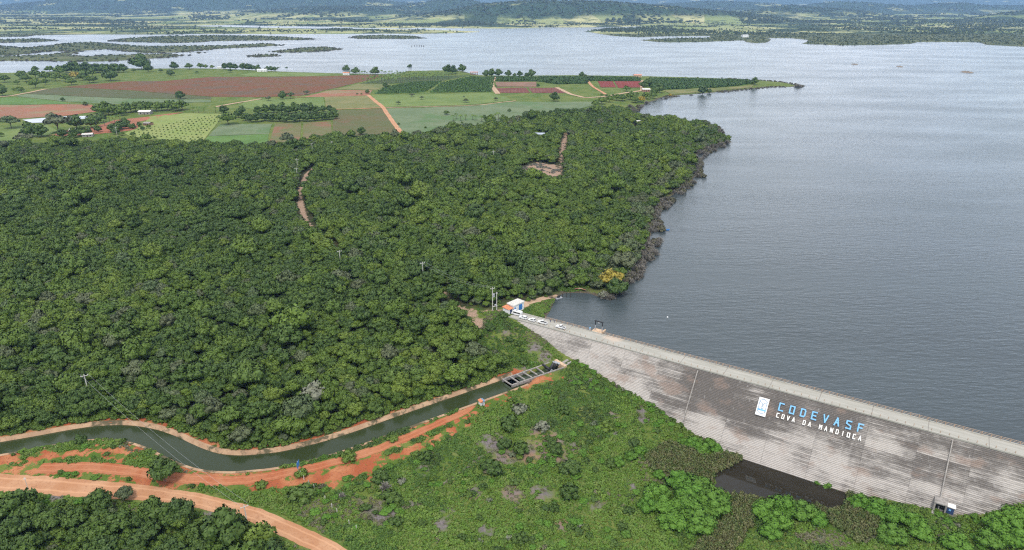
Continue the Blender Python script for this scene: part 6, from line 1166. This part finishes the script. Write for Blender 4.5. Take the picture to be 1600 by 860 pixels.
for a in [('farm_shed', 228, 178.5, 15, 9, 3.2, M_ROOFW, M_CONCD, 'white roofed shed at the top of the farmyard', .1), ('farm_house', 388+22, 112, 13, 9, 3.6, M_WHITE, M_WHITE, 'long white house on the far shore by the lime strip', 0.1), ('farm_house', 398, 110, 7, 7, 3.2, M_WHITE, M_WHITE, 'smaller white house left of the long white one', 0), ('farm_house', 345, 108, 8, 7, 3.2, M_WHITE, M_WHITE, 'small white house among shore shrubs', 0), ('farm_house', 541.5, 117.3, 9, 8, 3.6, M_TILE, M_WHITE, 'orange roofed house at the end of the lime strip', 0), ('shore_house', 996, 120.6, 11, 9, 3.4, M_PINKR, M_TAN, 'pink roofed house behind the deep red plots', 0),
          ('shore_house', 1009, 143.2, 11, 9, 3.2, M_ROOFW, M_BROWNW, 'white roofed shore house at the track end', 0), ('farm_house', 116, 207.5, 8, 7, 2.8, M_ROOFW, M_WHITE, 'small pale house in the red farmyard', .2), ('farm_shed', 138, 213.5, 12, 6, 2.2, M_CONC, M_CONCD, 'low grey shed at the bottom of the farmyard', .3), ('farm_shed', 232, 196, 9, 7, 2.4, M_CONCD, M_BROWNW, 'grey roofed shed at the edge of the yellow grove', -.2), ('lake_house', 1163.5, 58.5, 8, 22, 8, M_WHITE, M_WHITE, 'white house on the far wooded shore', 0)]:
    house(a[0], *a[1:9], rz=a[9])
house('forest_house', 991, 195, 21, 8, 3.4, M_ROOFW, M_BROWNW, 'long brown house with white flat roof at the forest point', .06, .25); house('forest_house', 845, 216, 21, 8, 4.0, M_SLATE, M_WHITE, 'blue grey roof showing above the forest', -.05, .8)
p = hit(740.5, 117.5); PS = empty('pier_shed', (p[0], p[1] + 6, max(p[2], .3)), 0, 'open pinkish shed standing over the far water edge', 'shed'); b = MB()
for x in (-6, -2, 2, 6):
    for y in (-3, 3): b.box(x - .25, x + .25, y - .25, y + .25, -2, 4.2)
b.build('posts', M_BROWNW, PS); MB().box(-7, 7, -4, 4, 4.203, 4.7).build('roof', M_PINKR, PS); MB().box(-6.6, 6.6, -3.6, 3.6, .6, .9).build('deck', M_BROWNW, PS)

# haze between here and the hills
zt_ = max(float(hz.max()), CAMH) + 30
hb = MB().box(-24000, 24000, -1500, 20500, float(GZ.min()) - 1.2, zt_)
hmat = bpy.data.materials.new('haze'); hmat.use_nodes = True; t_ = hmat.node_tree; t_.nodes.clear(); ho = t_.nodes.new('ShaderNodeOutputMaterial'); hv = t_.nodes.new('ShaderNodeVolumePrincipled')
hv.inputs['Color'].default_value = (.38, .62, 1.0, 1); hv.inputs['Density'].default_value = 5.4e-5; t_.links.new(hv.outputs[0], ho.inputs['Volume'])
tag(hb.build('haze', hmat), 'thin blue haze over the far hills', 'haze', kind='stuff')
